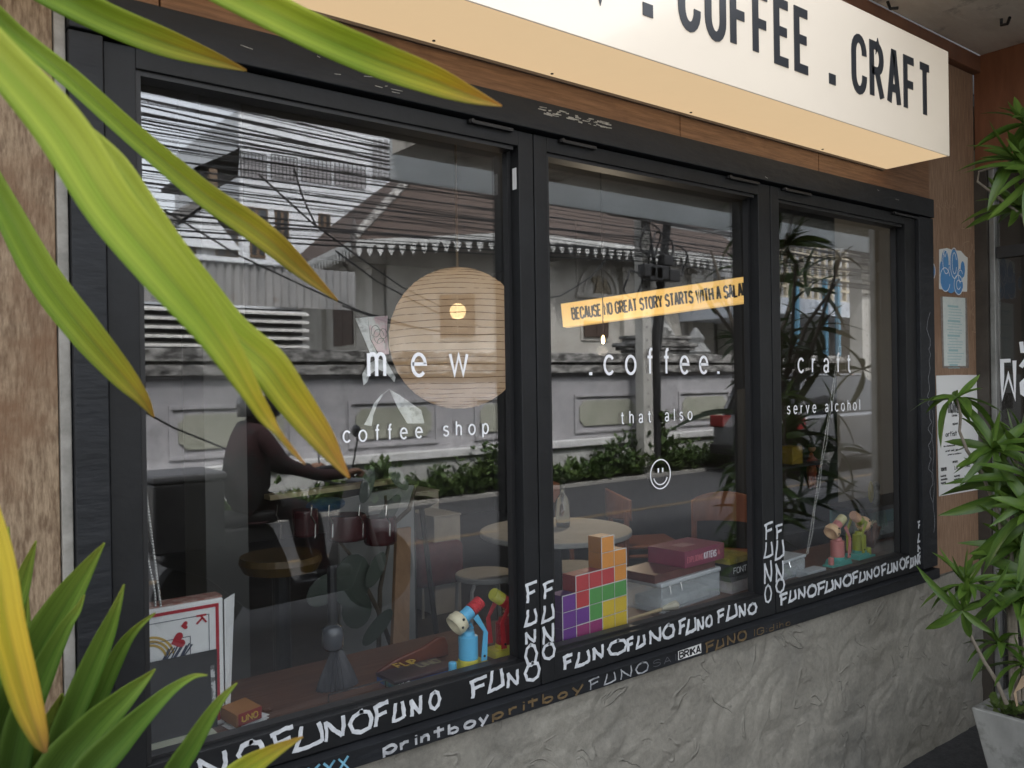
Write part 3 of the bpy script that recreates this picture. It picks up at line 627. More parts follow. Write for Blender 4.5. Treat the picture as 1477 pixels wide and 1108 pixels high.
obj('base_moulding', MB().box(-8, 34, WY-.45, WY+.16, .442, .55), mat('pale moulding', (.5, .5, .49), .8, (.6, .6, .6), 5, bump=.2), bw, bevel=.01)
obj('wall_body', MB().box(-8, 34, WY-.4, WY, .552, 1.58), m_lime, bw)
obj('coping', MB().box(-8, 34, WY-.42, WY+.05, 1.582, 1.61), m_lime, bw, bevel=.004)
obj('coping', MB().box(-8, 34, WY-.44, WY+.09, 1.612, 1.74), m_limed, bw, bevel=.008)
obj('coping', MB().box(-8, 34, WY-.40, WY+.03, 1.742, 1.775), m_limed, bw)
obj('coping', MB().box(-8, 34, WY-.44, WY+.12, 1.777, 1.93), m_limed, bw, bevel=.012)
for i, (xa, wd) in enumerate([(-4, 1.45), (-1.7, 1.45), (.6, 1.45), (2.9, 1.5), (5.17, 1.4), (7.2, 1.4), (9.17, 1.5), (11.67, 1.45), (14, 1.5), (16.4, 1.5), (18.9, 1.5), (21.4, 1.5)]):
    za, zb_ = .64, 1.27
    q = MB(); q.box(xa, xa+wd, WY, WY+.03, za, za+.05).box(xa, xa+wd, WY, WY+.03, zb_-.05, zb_).box(xa, xa+.05, WY, WY+.0298, za+.05, zb_-.05).box(xa+wd-.05, xa+wd, WY, WY+.0298, za+.05, zb_-.05)
    obj('panel_frame', q, m_lime, bw, bevel=.006)
    a, b, c, d, n_ = xa+.11, xa+wd-.11, za+.11, zb_-.11, .09
    poly = [(a+n_, c), (b-n_, c), (b-n_*.6, c+n_*.6), (b, c+n_), (b, d-n_), (b-n_*.6, d-n_*.6), (b-n_, d), (a+n_, d), (a+n_*.6, d-n_*.6), (a, d-n_), (a, c+n_), (a+n_*.6, c+n_*.6)]
    obj('panel_field', MB().prism(poly, (0, WY, 0), X, Z, Y, .022), m_field, bw, bevel=.005)
# low pier with a lotus ornament beside the pole
pc = opp(952, 490, 8.45)
gp = thing('wall_pier_ornament', 'tiered plaster ornament standing on the temple wall beside the concrete pole', 'ornament', (pc.x, pc.y, 1.93))
q = MB(); 
for hw, za, zb_ in ((.62, 1.932, 2.0), (.72, 2.0, 2.06), (.78, 2.06, 2.13), (.6, 2.13, 2.2), (.66, 2.2, 2.25)): q.box(pc.x-hw, pc.x+hw, pc.y-hw*.4, pc.y+hw*.4, za, zb_)
obj('cap', q, m_limed, gp, bevel=.01)
q = MB()
for k in range(9): q.lathe([(.09, 0), (.13, .08), (.07, .18), (.01, .27)], (pc.x-.36+.09*k, pc.y+random.uniform(-.08, .08), 2.25+.06*math.sin(k*1.3)), 7)
q.lathe([(.2, 0), (.24, .15), (.12, .3), (.14, .4), (.02, .62)], (pc.x, pc.y, 2.25), 12)
obj('lotus_petals', q, mat('pale plaster', (.5, .5, .48), .8, (.3, .3, .29), 9), gp)
go = opp(1010, 487, 9.2)
q = MB().lathe([(.25, 0), (.3, .12), (.15, .3), (.17, .4), (.03, .6)], (go.x, go.y, 1.9), 10)
tag(obj('plaster_finial', q, mat('pale plaster', (.5,.5,.5)), bevel=0), 'single pale plaster finial right of the tiered wall ornament', 'ornament')

# weeds along the wall
m_weed = mat('weed leaves', (.035, .075, .018), .6, (.09, .14, .03), 3, thin=.3)
q = MB(); rnd = random.Random(3)
def weed(q, x, y, z, s, rnd, n=7):
    for _ in range(n):
        a = rnd.uniform(0, 6.28); el = rnd.uniform(.1, 1.3); L_ = s*rnd.uniform(.5, 1.1); d = Vector((math.cos(a)*math.cos(el), math.sin(a)*math.cos(el), math.sin(el)))
        sd_ = d.cross(Z).normalized()*L_*.28; p = Vector((x, y, z)); q.quad(p, p+d*L_*.5+sd_, p+d*L_, p+d*L_*.5-sd_)
hts = [(2.5, .25), (4.5, .3), (5.2, .5), (5.9, .3), (6.6, .35), (7.3, .62), (7.7, .55), (8.2, .3), (9.0, .28), (9.8, .5), (10.6, .62), (11.5, .4), (12.6, .35), (14, .4), (18, .4)]
def wh(x):
    for (a, ha), (b, hb) in zip(hts[:-1], hts[1:]):
        if a <= x <= b: return ha+(hb-ha)*(x-a)/(b-a)
    return .25
for _ in range(1500):
    x = rnd.uniform(2, 17); h = wh(x)*rnd.uniform(.3, 1.1)*(1.25 if noise.noise(Vector((x*3, 0, 0))) > 0 else .75)
    for k in range(3): weed(q, x+rnd.uniform(-.1, .1), rnd.uniform(-8.15, -7.8), -.07+h*rnd.random(), .13, rnd, 4)
tag(obj('weeds', q, m_weed), 'low green weeds growing along the foot of the temple wall', 'weeds', kind='stuff')
bx_, by_ = opp(962, 640, 8.0).x, -7.95
q = MB()
for _ in range(60): weed(q, bx_+rnd.uniform(-.2, .2), by_+rnd.uniform(-.15, .15), rnd.uniform(0, .85), .17, rnd, 5)
tb_ = thing('young_shrub', 'young leafy shrub growing against the foot of the dark cable post', 'shrub', (bx_, by_, -.07)); obj('foliage', q, m_weed, tb_)
obj('stem', MB().tube([(bx_, by_, -.07), (bx_+.03, by_, .4), (bx_, by_, .85)], .012, 6), mat('stem brown', (.08, .06, .04), .8), tb_)

# utility poles and cables
m_pole = mat('pale concrete pole', (.36, .35, .32), .8, (.47, .46, .43), 4, (1, 1, .4), bump=.2)
def pole(px_, wd, label, dist=7.95):
    p = opp(px_, 560, dist); t = thing('utility_pole', label, 'utility pole', (p.x, p.y, -.07), 'concrete utility poles by the temple wall')
    obj('post', MB().hexa([(p.x-wd/2, p.y-wd*.4, -.1), (p.x+wd/2, p.y-wd*.4, -.1), (p.x+wd/2, p.y+wd*.4, -.1), (p.x-wd/2, p.y+wd*.4, -.1), (p.x-wd*.36, p.y-wd*.3, 9), (p.x+wd*.36, p.y-wd*.3, 9), (p.x+wd*.36, p.y+wd*.3, 9), (p.x-wd*.36, p.y+wd*.3, 9)]), m_pole, t, bevel=.015)
    q = MB()
    for k in range(22): q.lathe([(.014, 0), (.014, .01)], (p.x-wd*.05, p.y+wd*.402-.0005*k-.004, .6+k*.22), 6, (0, 1, 0))
    obj('step_hole', q, m_gasket, t)['kind'] = 'stuff'
    for zc in (4.1, 5.4): obj('cross_arm', MB().box(p.x-.9, p.x+.9, p.y+wd*.4, p.y+wd*.4+.08, zc, zc+.09), mat('rusty steel', (.1, .08, .07), .7), t)
    return p, t
pA, tA = pole(936, .24, 'concrete utility pole with tangled cable boxes in front of the temple')
pB, tB = pole(1249, .40, 'thick pale concrete utility pole reflected in the rightmost pane')
rb = random.Random(5); m_cab = mat('black cable', (.012, .012, .013), .5)
for k in range(5):
    a = opp(940+k*9, 385+rb.uniform(-12, 12), 7.7); s_ = rb.uniform(.08, .16)
    obj('splice_box', MB().box(a.x-s_, a.x+s_, a.y-.08, a.y+.08, a.z-s_*.9, a.z+s_*.6), m_cab, tA, bevel=.02)
lp = thing('cable_loops', 'loops of spare black cable hanging from the concrete pole', 'cable', (pA.x, pA.y+.2, 3.4))
for k, (px_, py_, rr_) in enumerate(((920, 410, .18), (945, 345, .22), (985, 375, .2), (960, 365, .28))):
    a = opp(px_, py_, 7.75); obj('loop', MB().tube([(a.x+rr_*math.cos(t_), a.y+.05*math.sin(3*t_), a.z+rr_*1.3*math.sin(t_)) for t_ in [i*.35 for i in range(19)]], .016, 6), m_cab, lp)
dp = opp(953, 560, 7.9)
dpt = thing('cable_post', 'dark bundle of cables running down beside the concrete pole', 'cable', (dp.x, dp.y, -.07))
obj('cable_bundle', MB().tube([(dp.x, dp.y, -.07), (dp.x+.02, dp.y, 1.5), (dp.x, dp.y, 2.1), (dp.x+.1, dp.y, 2.7), (dp.x+.35, dp.y, 4.2)], .07, 8), m_cab, dpt)
obj('cable_bundle', MB().tube([(dp.x+.06, dp.y+.02, 1.9), (dp.x+.2, dp.y, 2.6), (dp.x-.2, dp.y, 4.3)], .03, 8), m_cab, dpt)
rc = random.Random(11)
xs_ = [-9+i*1.5 for i in range(40)]
for k in range(92):
    zl = 2.9+3.6*(k/92)+rc.uniform(-.15, .15); zp = 3.55+1.5*(k/92)+rc.uniform(-.3, .3); zr = 4+2*rc.random(); yy = -7.6+rc.uniform(0, 1.3); sag = rc.uniform(.1, .7)
    pts = []
    for x in xs_:
        if x < pA.x: t_ = (x+9)/(pA.x+9); zz = zl+(zp-zl)*t_-sag*4*t_*(1-t_)*.35; y2 = yy+(pA.y+.2-yy)*max(0, t_)**3
        else: t_ = (x-pA.x)/(50-pA.x); zz = zp+(zr-zp)*t_-.5*4*t_*(1-t_); y2 = pA.y+.2+(.3)*t_
        pts.append((x, y2, zz))
    tag(obj('overhead_cable', MB().tube(pts, rc.choice([.004, .005, .007, .011]), 5), m_cab), 'thin black overhead cable in the mass strung along the street', 'cable', 'overhead cables along the street')
for (a, b) in (((150, 560, 6.5), (500, 700, 0)), ((380, 250, 6.5), (640, 440, 0)), ((490, 360, 6.5), (700, 470, 0)), ((240, 300, 6.5), (600, 470, 0)), ((430, 240, 6.5), (470, 330, 0)), ((790, 430, 6.5), (880, 375, 0)), ((500, 440, 6.5), (735, 480, 0))):
    p1, p2 = opp(a[0], a[1], 7.0), opp(b[0], b[1], 7.6); mid = (p1+p2)/2-Z*.12
    tag(obj('drop_cable', MB().tube([p1, (p1+mid)/2-Z*.05, mid, (p2+mid)/2-Z*.05, p2], .011, 5), m_cab), 'loose black cable slanting down between the overhead wires', 'cable', 'slanting drop cables')

# temple hall behind the wall
def mirror_ray_plane(px_, py_, A, B):
    d = ray(px_, py_); C0 = Vector(CAM); C0.y = -C0.y; d = Vector((d.x, -d.y, d.z)); t = B-A; nn = Vector((t.y, -t.x, 0)); s_ = (A-C0).dot(nn)/d.dot(nn); return C0+d*s_
m_tw = mat('temple plaster', (.38, .36, .32), .8, (.5, .48, .44), 2, bump=.1)
m_roof = mat('brown roof tiles', (.045, .03, .024), .8, (.085, .058, .045), 8, (1, 1, 6), bump=.8, bscale=20)
def opp_z(px_, py_, z_): q_ = atz(px_, py_, z_); q_.y = -q_.y; return q_
ev = [Vector((19, -11.9, 4.6)), Vector((11.1, -12.0, 4.6)), Vector((8.7, -14.76, 4.6)), opp_z(350, 423, 4.6), opp_z(350, 423, 4.6)+Vector((4, -4, 0)), Vector((19, -22, 4.6))]
ap = opp(672, 180, 17); r1, r2 = ap, Vector((19, -17, ap.z))
tem = thing('temple_hall', 'old cream temple hall with brown tiled roof, white fretwork eaves and carved arches', 'temple', (14, -17, -.07))
def thick(q, pts, d=.12):
    b = len(q.v); k = len(pts); q.v += [Vector(p) for p in pts]+[Vector(p)-Z*d for p in pts]
    q.f.append(tuple(b+i for i in range(k))); q.f.append(tuple(b+k+i for i in range(k-1, -1, -1)))
    for i in range(k): q.f.append((b+i, b+k+i, b+k+(i+1) % k, b+(i+1) % k))
for P_ in ((ev[0], ev[1], r1, r2), (ev[1], ev[2], r1), (ev[2], ev[3], r1), (ev[3], ev[4], r1), (ev[4], ev[5], r2, r1)):
    q = MB(); thick(q, P_); obj('roof_slope', q, m_roof, tem)
obj('hip_ridge', MB().tube([ev[2]+Z*.05, r1+Z*.1], .11, 6), mat('pale ridge mortar', (.4, .39, .37), .8, (.12, .11, .1), 9, contrast=(.4, .6)), tem)
obj('hip_ridge', MB().tube([ev[1]+Z*.05, r1+Z*.1], .09, 6), m_roof, tem)
cen = Vector((14.5, -17, 0))
wl = []
for e_ in ev:
    v = Vector((e_.x-cen.x, e_.y-cen.y, 0)); s_ = 1-1.1/v.length; wl.append(Vector((cen.x+v.x*s_, cen.y+v.y*s_, 0)))
q = MB(); k = len(wl); q.v = [Vector((p.x, p.y, -.07)) for p in wl]+[Vector((p.x, p.y, 4.75)) for p in wl]
for i in range(k): q.f.append((i, (i+1) % k, k+(i+1) % k, k+i))
obj('wall', q, m_tw, tem)
m_fret = mat('white painted fretwork', (.62, .62, .6), .7, (.45, .45, .43), 9)
q = MB()
for a, b in ((ev[0], ev[1]), (ev[1], ev[2]), (ev[2], ev[3])):
    L_ = (b-a).length; ex = (b-a).normalized(); n_ = Vector((ex.y, -ex.x, 0)); nn = int(L_/.24)
    if n_.dot(a-cen) < 0: n_ = -n_
    o_ = a+n_*.01-Z*.13
    q.prism([(0, .0), (L_, .0), (L_, .13), (0, .13)], o_, ex, Z, n_, .03)
    for i in range(nn):
        u = (i+.5)*L_/nn; w_ = L_/nn*.44
        q.prism([(u-w_, -.002), (u-w_*.45, -.09), (u-w_*.65, -.11), (u, -.24), (u+w_*.65, -.11), (u+w_*.45, -.09), (u+w_, -.002)], o_, ex, Z, n_, .025)
tag(obj('fretwork', q, m_fret, tem), kind='stuff')
for e_ in (ev[1], ev[2]): obj('corner_finial', MB().lathe([(.07, -.35), (.05, -.2), (.09, -.05), (.05, .1), (.07, .25), (.02, .5), (.005, .75)], e_, 8), mat('dark finial', (.1, .09, .085), .7), tem)
def on_wall(i, px_, py_): return mirror_ray_plane(px_, py_, wl[i], wl[i+1])
def arch(i, pxc, py_top, py_bot, hw, m, win_m=None, winbox=None):
    c = on_wall(i, pxc, (py_top+py_bot)/2); ex = (wl[i+1]-wl[i]).normalized(); n_ = Vector((ex.y, -ex.x, 0)); 
    if n_.dot(c-cen) < 0: n_ = -n_
    zt_ = on_wall(i, pxc, py_top).z; zb2 = on_wall(i, pxc, py_bot).z; o_ = Vector((c.x, c.y, zb2)); h = zt_-zb2
    q = MB(); q.ribbon(ell(0, 0, hw, h, 0, 180, 18), .08, o_, ex, Z, n_, .06); q.ribbon(ell(0, 0, hw*.72, h*.72, 0, 180, 18), .05, o_, ex, Z, n_, .045); q.ribbon([(-hw*1.15, -.04), (hw*1.15, -.04)], .1, o_, ex, Z, n_, .08)
    ar = obj('arch_moulding', q, m_tw, tem)
    q = MB(); rr = random.Random(2)
    for _ in range(26):
        a_ = rr.uniform(.1, 3.04); r_ = rr.uniform(.1, .6); q.prism(ell(math.cos(a_)*hw*r_, math.sin(a_)*h*r_, .05, .07, 0, 300, 6), o_+n_*.001*_, ex, Z, n_, .04)
    obj('carved_relief', q, mat('carved relief', (.2, .16, .1), .8, (.38, .33, .25), 12), ar)
arch(0, 866, 385, 424, .62, m_tw); arch(2, 497, 384, 430, .7, m_tw)
m_shut = mat('brown shutters', (.05, .03, .022), .6, (.08, .05, .035), 6, (1, 1, 8))
def shutter(i, px0, px1, py0, py1):
    a, b = on_wall(i, px0, py1), on_wall(i, px1, py1); t_ = on_wall(i, px0, py0).z; ex = (b-a); L_ = ex.length; ex.normalize(); ex.z = 0; n_ = Vector((ex.y, -ex.x, 0))
    if n_.dot(a-cen) < 0: n_ = -n_
    h = t_-a.z; f = obj('window', MB().prism([(-.08, -.08), (L_+.08, -.08), (L_+.08, h+.08), (-.08, h+.08)], a, ex, Z, n_, .03), m_tw, tem)
    for u in (0, L_/2+.01):
        obj('shutter', MB().prism([(u, 0), (u+L_/2-.01, 0), (u+L_/2-.01, h), (u, h)], a+n_*.03, ex, Z, n_, .04), m_shut, f, bevel=.01)
shutter(0, 845, 880, 462, 486); shutter(1, 640, 690, 425, 486); shutter(2, 487, 515, 430, 500)
for i, px_ in ((0, 793), (0, 905), (0, 1003), (1, 545), (2, 470), (0, 1050)):
    c = on_wall(i, px_, 450); obj('pilaster', MB().box(c.x-.16, c.x+.16, c.y-.14, c.y+.14, -.07, 4.1).box(c.x-.24, c.x+.24, c.y-.2, c.y+.2, 4.1, 4.2).box(c.x-.2, c.x+.2, c.y-.17, c.y+.17, 3.9, 3.97), m_tw, tem, bevel=.01)

# white apartment block and the house left of it
m_apt = mat('mildewed white render', (.62, .65, .68), .8, (.72, .74, .76), 3, spots=((.28, .28, .28), 1.6, .6, .8))
m_brown = mat('brown window timber', (.13, .085, .05), .6); m_pane = mat('dark window pane', (.04, .045, .05), .12)
def building(name, label, px0, px1, pyt, dist, wins, depth=6, extra=None, m=None):
    a, b = opp(px0, pyt, dist), opp(px1, pyt, dist); zt_ = opp((px0+px1)/2, pyt, dist).z
    t = thing(name, label, 'building', ((a.x+b.x)/2, -dist-depth/2, -.1)); obj('wall', MB().box(a.x, b.x, -dist-depth, -dist, -.1, zt_), m or m_apt, t)
    for (x0_, x1_, y0_, y1_) in wins:
        p, q_ = opp(x0_, y0_, dist), opp(x1_, y1_, dist); w_ = obj('window', MB().box(p.x, q_.x, -dist, -dist+.06, q_.z, p.z), m_brown, t)
        n_ = max(2, round((q_.x-p.x)/.45)); st = (q_.x-p.x)/n_
        for i in range(n_): obj('pane', MB().box(p.x+st*i+.05, p.x+st*(i+1)-.05, -dist+.0605, -dist+.07, q_.z+.06, p.z-.06), m_pane, w_)
    return t
apt = building('apartment_block', 'mildewed white apartment block rising behind the tin fence', 346, 700, 190, 22, [(354, 388, 297, 333), (398, 418, 302, 343), (461, 478, 307, 330), (362, 384, 345, 372)])
for (xa, xb, ya, yb) in ((348, 385, 226, 258), (392, 430, 230, 262), (436, 478, 235, 266), (484, 528, 240, 272)):
    p, q_ = opp(xa, ya, 22), opp(xb, yb, 22); obj('balcony_shade_panel', MB().box(p.x, q_.x, -21.999, -21.96, q_.z, p.z), mat('painted balcony shade', (.36, .35, .36), .8), apt)  # flat grey panel, the shade of the recess put into its colour
    ra = MB()
    for i in range(8): u = p.x+(q_.x-p.x)*i/7; ra.tube([(u, -21.93, q_.z), (u, -21.93, q_.z+.7)], .015, 5)
    ra.tube([(p.x, -21.93, q_.z+.7), (q_.x, -21.93, q_.z+.7)], .02, 5); obj('railing', ra, m_gasket, apt)
q = MB()
for i in range(9):
    for j in range(7):
        p = opp(540+i*8, 200+j*8, 21.9); q.box(p.x, p.x+.13, p.y, p.y+.03, p.z-.14, p.z)
obj('breeze_block_screen', q, mat('grey screen', (.3, .3, .31), .8), apt)['kind'] = 'stuff'
hs_ = building('gabled_house', 'white house with brown framed windows under an old pitched roof', 236, 350, 325, 19, [(262, 284, 333, 375), (288, 303, 333, 345), (312, 345, 330, 374)], 5)
g0, g1, g2 = opp(225, 330, 18.7), opp(300, 278, 18.7), opp(352, 322, 18.7)
q = MB(); thick(q, (g0, g1, g1-Y*5, g0-Y*5), .2); thick(q, (g1, g2, g2-Y*5, g1-Y*5), .2); obj('roof', q, mat('old grey roof', (.13, .125, .12), .8, (.2, .19, .18), 5), hs_)
obj('gable', MB().prism([(0, 0), (g2.x-g0.x, 0), (g1.x-g0.x, g1.z-g0.z)], (g0.x, g0.y-.1, g0.z-.3), X, Z, -Y, .1), m_apt, hs_)
s0, s1 = opp(283, 240, 20.5), opp(345, 213, 20.5)
rs = thing('roof_shelter', 'small dark pitched shelter on a post above the house roofs', 'shelter', (s1.x, s1.y, 3))
q = MB(); thick(q, (s0, Vector((s0.x+1.2, s0.y, s1.z)), Vector((s1.x, s0.y, s1.z+.1)), Vector((s1.x, s0.y, s0.z))), .1); thick(q, (s0, Vector((s1.x, s0.y, s0.z)), Vector((s1.x, s0.y-3, s0.z)), Vector((s0.x, s0.y-3, s0.z))), .1)
obj('roof', q, mat('slate grey sheet', (.07, .07, .075), .7), rs); p = opp(308, 250, 20.5); obj('post', MB().box(p.x-.1, p.x+.1, p.y-.1, p.y+.1, 3, s0.z), m_brown, rs)
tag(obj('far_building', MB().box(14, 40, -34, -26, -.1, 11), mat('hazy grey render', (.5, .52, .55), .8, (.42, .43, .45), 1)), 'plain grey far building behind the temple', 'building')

# tin fence with louvres
m_tin = mat('grey corrugated tin', (.3, .3, .3), .5, (.42, .41, .4), 3, (1, 1, .3), metal=.4, spots=((.24, .18, .14), 3, .6, .75))
fa, fb = opp(185, 385, 11), opp(446, 385, 11)
fn = thing('tin_fence', 'grey corrugated tin fence over pale louvres behind the temple wall', 'fence', ((fa.x+fb.x)/2, -11, -.07))
x = fa.x
while x < fb.x:
    q = MB(); n_ = 14; wd = .9
    for i in range(n_+1):
        u = x+wd*i/n_; dy = .025 if i % 2 else -.025; q.v += [Vector((u, -11+dy, 2.72)), Vector((u, -11+dy, 3.36)), Vector((u, -11.02+dy, 2.72)), Vector((u, -11.02+dy, 3.36))]
    for i in range(n_): b = i*4; q.f += [(b, b+4, b+5, b+1), (b+2, b+3, b+7, b+6), (b+1, b+5, b+7, b+3)]
    obj('tin_sheet', q, m_tin, fn); x += wd+.002
obj('rail', MB().box(fa.x, fb.x, -11.05, -10.95, 3.37, 3.44), m_apt, fn)
m_louv = mat('pale louvre', (.62, .61, .58), .6, (.5, .49, .47), 5)
for k in range(6):
    z_ = 2.68-k*.13; obj('slat', MB().hexa([(fa.x, -11.1, z_-.03), (fb.x, -11.1, z_-.03), (fb.x, -10.93, z_-.09), (fa.x, -10.93, z_-.09), (fa.x, -11.1, z_-.01), (fb.x, -11.1, z_-.01), (fb.x, -10.93, z_-.06), (fa.x, -10.93, z_-.06)]), m_louv, fn)
obj('backing', MB().box(fa.x, fb.x, -11.3, -11.2, -.07, 2.7), m_dark, fn)
# shed with breeze blocks and blue posts (right pane)
sa, sb = opp(1118, 450, 10), opp(1300, 450, 10)
sh = thing('market_shed', 'open shed with breeze block wall, white slab and blue posts beyond the wall', 'shed', ((sa.x+sb.x)/2, -10.5, -.07))
za, zb_ = opp(1210, 458, 10).z, opp(1210, 436, 10).z
obj('slab', MB().box(sa.x, sb.x+4, -13, -9.8, za, zb_), mat('pale slab edge', (.5, .54, .6), .7), sh)
obj('back_wall', MB().box(sa.x, sb.x+4, -13.2, -13, -.07, 5.5), mat('grey shed wall', (.2, .2, .2), .8, (.3, .3, .3), 2), sh)
q = MB(); bz = zb_
for i in range(34):
    for j in range(5):
        u = sa.x+i*.32; v = bz+j*.27; q.box(u, u+.06, -10.1, -10, v, v+.27).box(u+.06, u+.32, -10.1, -10.0005, v, v+.06)
        q.box(u+.14, u+.24, -10.12, -10.11, v+.1, v+.2)
obj('breeze_block', q, mat('tan breeze block', (.42, .37, .28), .8), sh)['kind'] = 'stuff'
mb_ = mat('faded blue paint', (.1, .26, .38), .5)
for px_ in (1126, 1155, 1196, 1214):
    c = opp(px_, 440, 9.5); obj('post', MB().box(c.x-.045, c.x+.045, c.y-.045, c.y+.045, 1.5, opp(px_, 402, 9.5).z), mb_, sh)

# parked car
def car(x0, yc, z0, label):
    t = thing('parked_car', label, 'car', (x0+2.25, yc, z0))
    m_p = mat('silver car paint', (.16, .165, .175), .35, metal=.5, coat=.6); m_g = mat('car window glass', (.02, .022, .025), .05)
    prof = [(0, .45), (.05, .32), (.5, .25), (3.9, .25), (4.4, .35), (4.5, .6), (4.42, .88), (3.6, 1.02), (.25, 1.0), (.02, .8)]
    q = MB()
    ys = [(-.86, .97), (-.8, 1), (0, 1), (.8, 1), (.86, .97)]
    b = 0
    for (yy, s_) in ys: q.v += [Vector((x0+2.25+(u-2.25)*s_, yc+yy, z0+.62+(v-.62)*(s_ if s_ == 1 else .9))) for u, v in prof]
    k = len(prof)
    for i in range(len(ys)-1):
        for j in range(k): q.f.append((i*k+j, i*k+(j+1) % k, (i+1)*k+(j+1) % k, (i+1)*k+j))
    q.f.append(tuple(range(k-1, -1, -1))); q.f.append(tuple((len(ys)-1)*k+j for j in range(k)))
    obj('body', q, m_p, t, smooth=True, bevel=.03)
    cab = [(.22, 1.0), (.42, 1.48), (1.0, 1.62), (2.4, 1.62), (3.4, 1.02)]
    q = MB()
    for yy, s_ in ((-.78, 0), (-.62, 1), (.62, 1), (.78, 0)):
        for (u, v) in cab: q.v.append(Vector((x0+u, yc+yy, z0+(v if s_ else min(v, 1.02)))))
    k = len(cab)
    for i in range(3):
        for j in range(k-1): q.f.append((i*k+j, i*k+j+1, (i+1)*k+j+1, (i+1)*k+j))
    obj('cabin_glass', q, m_g, t, smooth=False, bevel=.02)
    obj('roof', MB().box(x0+.55, x0+2.4, yc-.6, yc+.6, z0+1.61, z0+1.66), m_p, t, bevel=.02)
    obj('spoiler', MB().box(x0+.25, x0+.62, yc-.62, yc+.62, z0+1.53, z0+1.58), m_p, t, bevel=.015)
    for s_ in (-1, 1):
        obj('tail_light', MB().box(x0-.02, x0+.22, yc+s_*.72-.14, yc+s_*.72+.14, z0+.78, z0+.98), mat('red tail light', (.16, .012, .012), .25), t, bevel=.02)
        obj('pillar', MB().tube([(x0+.2, yc+s_*.74, z0+1.0), (x0+.5, yc+s_*.62, z0+1.6)], .035, 6), m_p, t)
        for wx in (.85, 3.6):
            wh_ = obj('wheel', MB().lathe([(.33, -.1), (.34, -.05), (.34, .05), (.33, .1), (.2, .11)], (x0+wx, yc+s_*.78, z0+.33), 20, (0, 1, 0)), mat('tyre', (.015, .015, .015), .8), t, bevel=0)
            obj('rim', MB().lathe([(.2, -.112), (.19, .112)], (x0+wx, yc+s_*.78, z0+.33), 12, (0, 1, 0)), m_alu, wh_)
    obj('number_plate', MB().box(x0-.03, x0-.005, yc-.2, yc+.2, z0+.62, z0+.72), m_white, t); obj('bumper', MB().box(x0-.06, x0+.2, yc-.84, yc+.84, z0+.33, z0+.5), m_gasket, t, bevel=.03)
    return t
car(11.7, -6.75, -.12, 'silver estate car parked by the temple wall, tail towards the window')

# near tree and its leaves on the kerb (mirrored in the right pane)
def leaf_mesh(name, L_, W_, droop, seg=6, fold=.25):
    me = bpy.data.meshes.new(name); v = []; f = []
    for i in range(seg+1):
        t = i/seg; w_ = W_*math.sin(math.pi*min(1, (t*.92+.06)))**.8*(1 if t < 1 else 0.02); x = L_*t; z = -droop*L_*t*t
        v += [(x, -w_/2, z+w_*fold), (x, 0, z), (x, w_/2, z+w_*fold)]
    for i in range(seg): a = i*3; f += [(a, a+3, a+4, a+1), (a+1, a+4, a+5, a+2)]
    me.from_pydata(v, [], f); me.update(); me.shade_smooth(); return me
m_dl = mat('dark green leaf', (.018, .04, .012), .5, (.04, .075, .018), 2.2, thin=.3)
LM = [leaf_mesh('leaf', .165, .030, .35), leaf_mesh('leaf', .19, .034, .55), leaf_mesh('leaf', .14, .028, .15), leaf_mesh('leaf', .2, .03, .8)]
for me in LM: me.materials.append(m_dl)
def rosette(parent, c, n, scale, rnd, axis=Z, elr=(-.2, 1.1), sc_j=.25):
    org = world_loc(parent); q_ = Vector(axis).to_track_quat('Z', 'X')
    for i in range(n):
        a = 2.4*i+rnd.uniform(-.3, .3); el = elr[0]+(elr[1]-elr[0])*(i/n)+rnd.uniform(-.15, .15); s_ = scale*(1+rnd.uniform(-sc_j, sc_j))*(1-.25*i/n)
        o = bpy.data.objects.new('leaf', rnd.choice(LM)); C.objects.link(o); o.parent = parent
        m_ = q_.to_matrix().to_4x4() @ Matrix.Rotation(a, 4, 'Z') @ Matrix.Rotation(-el, 4, 'Y') @ Matrix.Rotation(rnd.uniform(-.5, .5), 4, 'X') @ Matrix.Diagonal((s_, s_, s_, 1))
        o.matrix_local = Matrix.Translation(Vector(c)-org) @ m_
rt = random.Random(9); tp = Vector((7.15, -3.15, 0))
tr = thing('small_tree', 'small tree with thin dark branches and long leaf rosettes at the kerb', 'tree', (tp.x, tp.y, -.12))
m_bark = mat('dark bark', (.07, .058, .045), .85, (.12, .1, .08), 10, bump=.4)
obj('trunk', MB().tube([(tp.x, tp.y, -.12), (tp.x+.05, tp.y, .6), (tp.x-.04, tp.y, 1.2)], [.06, .05, .045], 8), m_bark, tr)
tips = []
for k in range(9):
    a = k*2.4; e1 = Vector((tp.x-.04, tp.y, 1.15+.02*k)); e2 = e1+Vector((math.cos(a)*.45, math.sin(a)*.3, .5+.1*(k % 3))); e3 = e2+Vector((math.cos(a+.5)*.35, math.sin(a+.5)*.3, .45+.15*(k % 4)))
    obj('limb', MB().tube([e1, (e1+e2)/2+Vector((.05, 0, -.04)), e2, e3], [.032, .026, .02, .012], 6), m_bark, tr); tips += [e2, e3]
for e_ in tips[:15]: rosette(tr, e_, 9, 1.6, rt)
for k in range(16): rosette(tr, (tp.x-.7+.13*k, tp.y+.2-.15*(k % 3), .3+.42*((k*7) % 6)), 9, 2.4, rt, Vector((rt.uniform(-.6, .6), rt.uniform(-.6, .6), .6)), (-.6, 1.2))

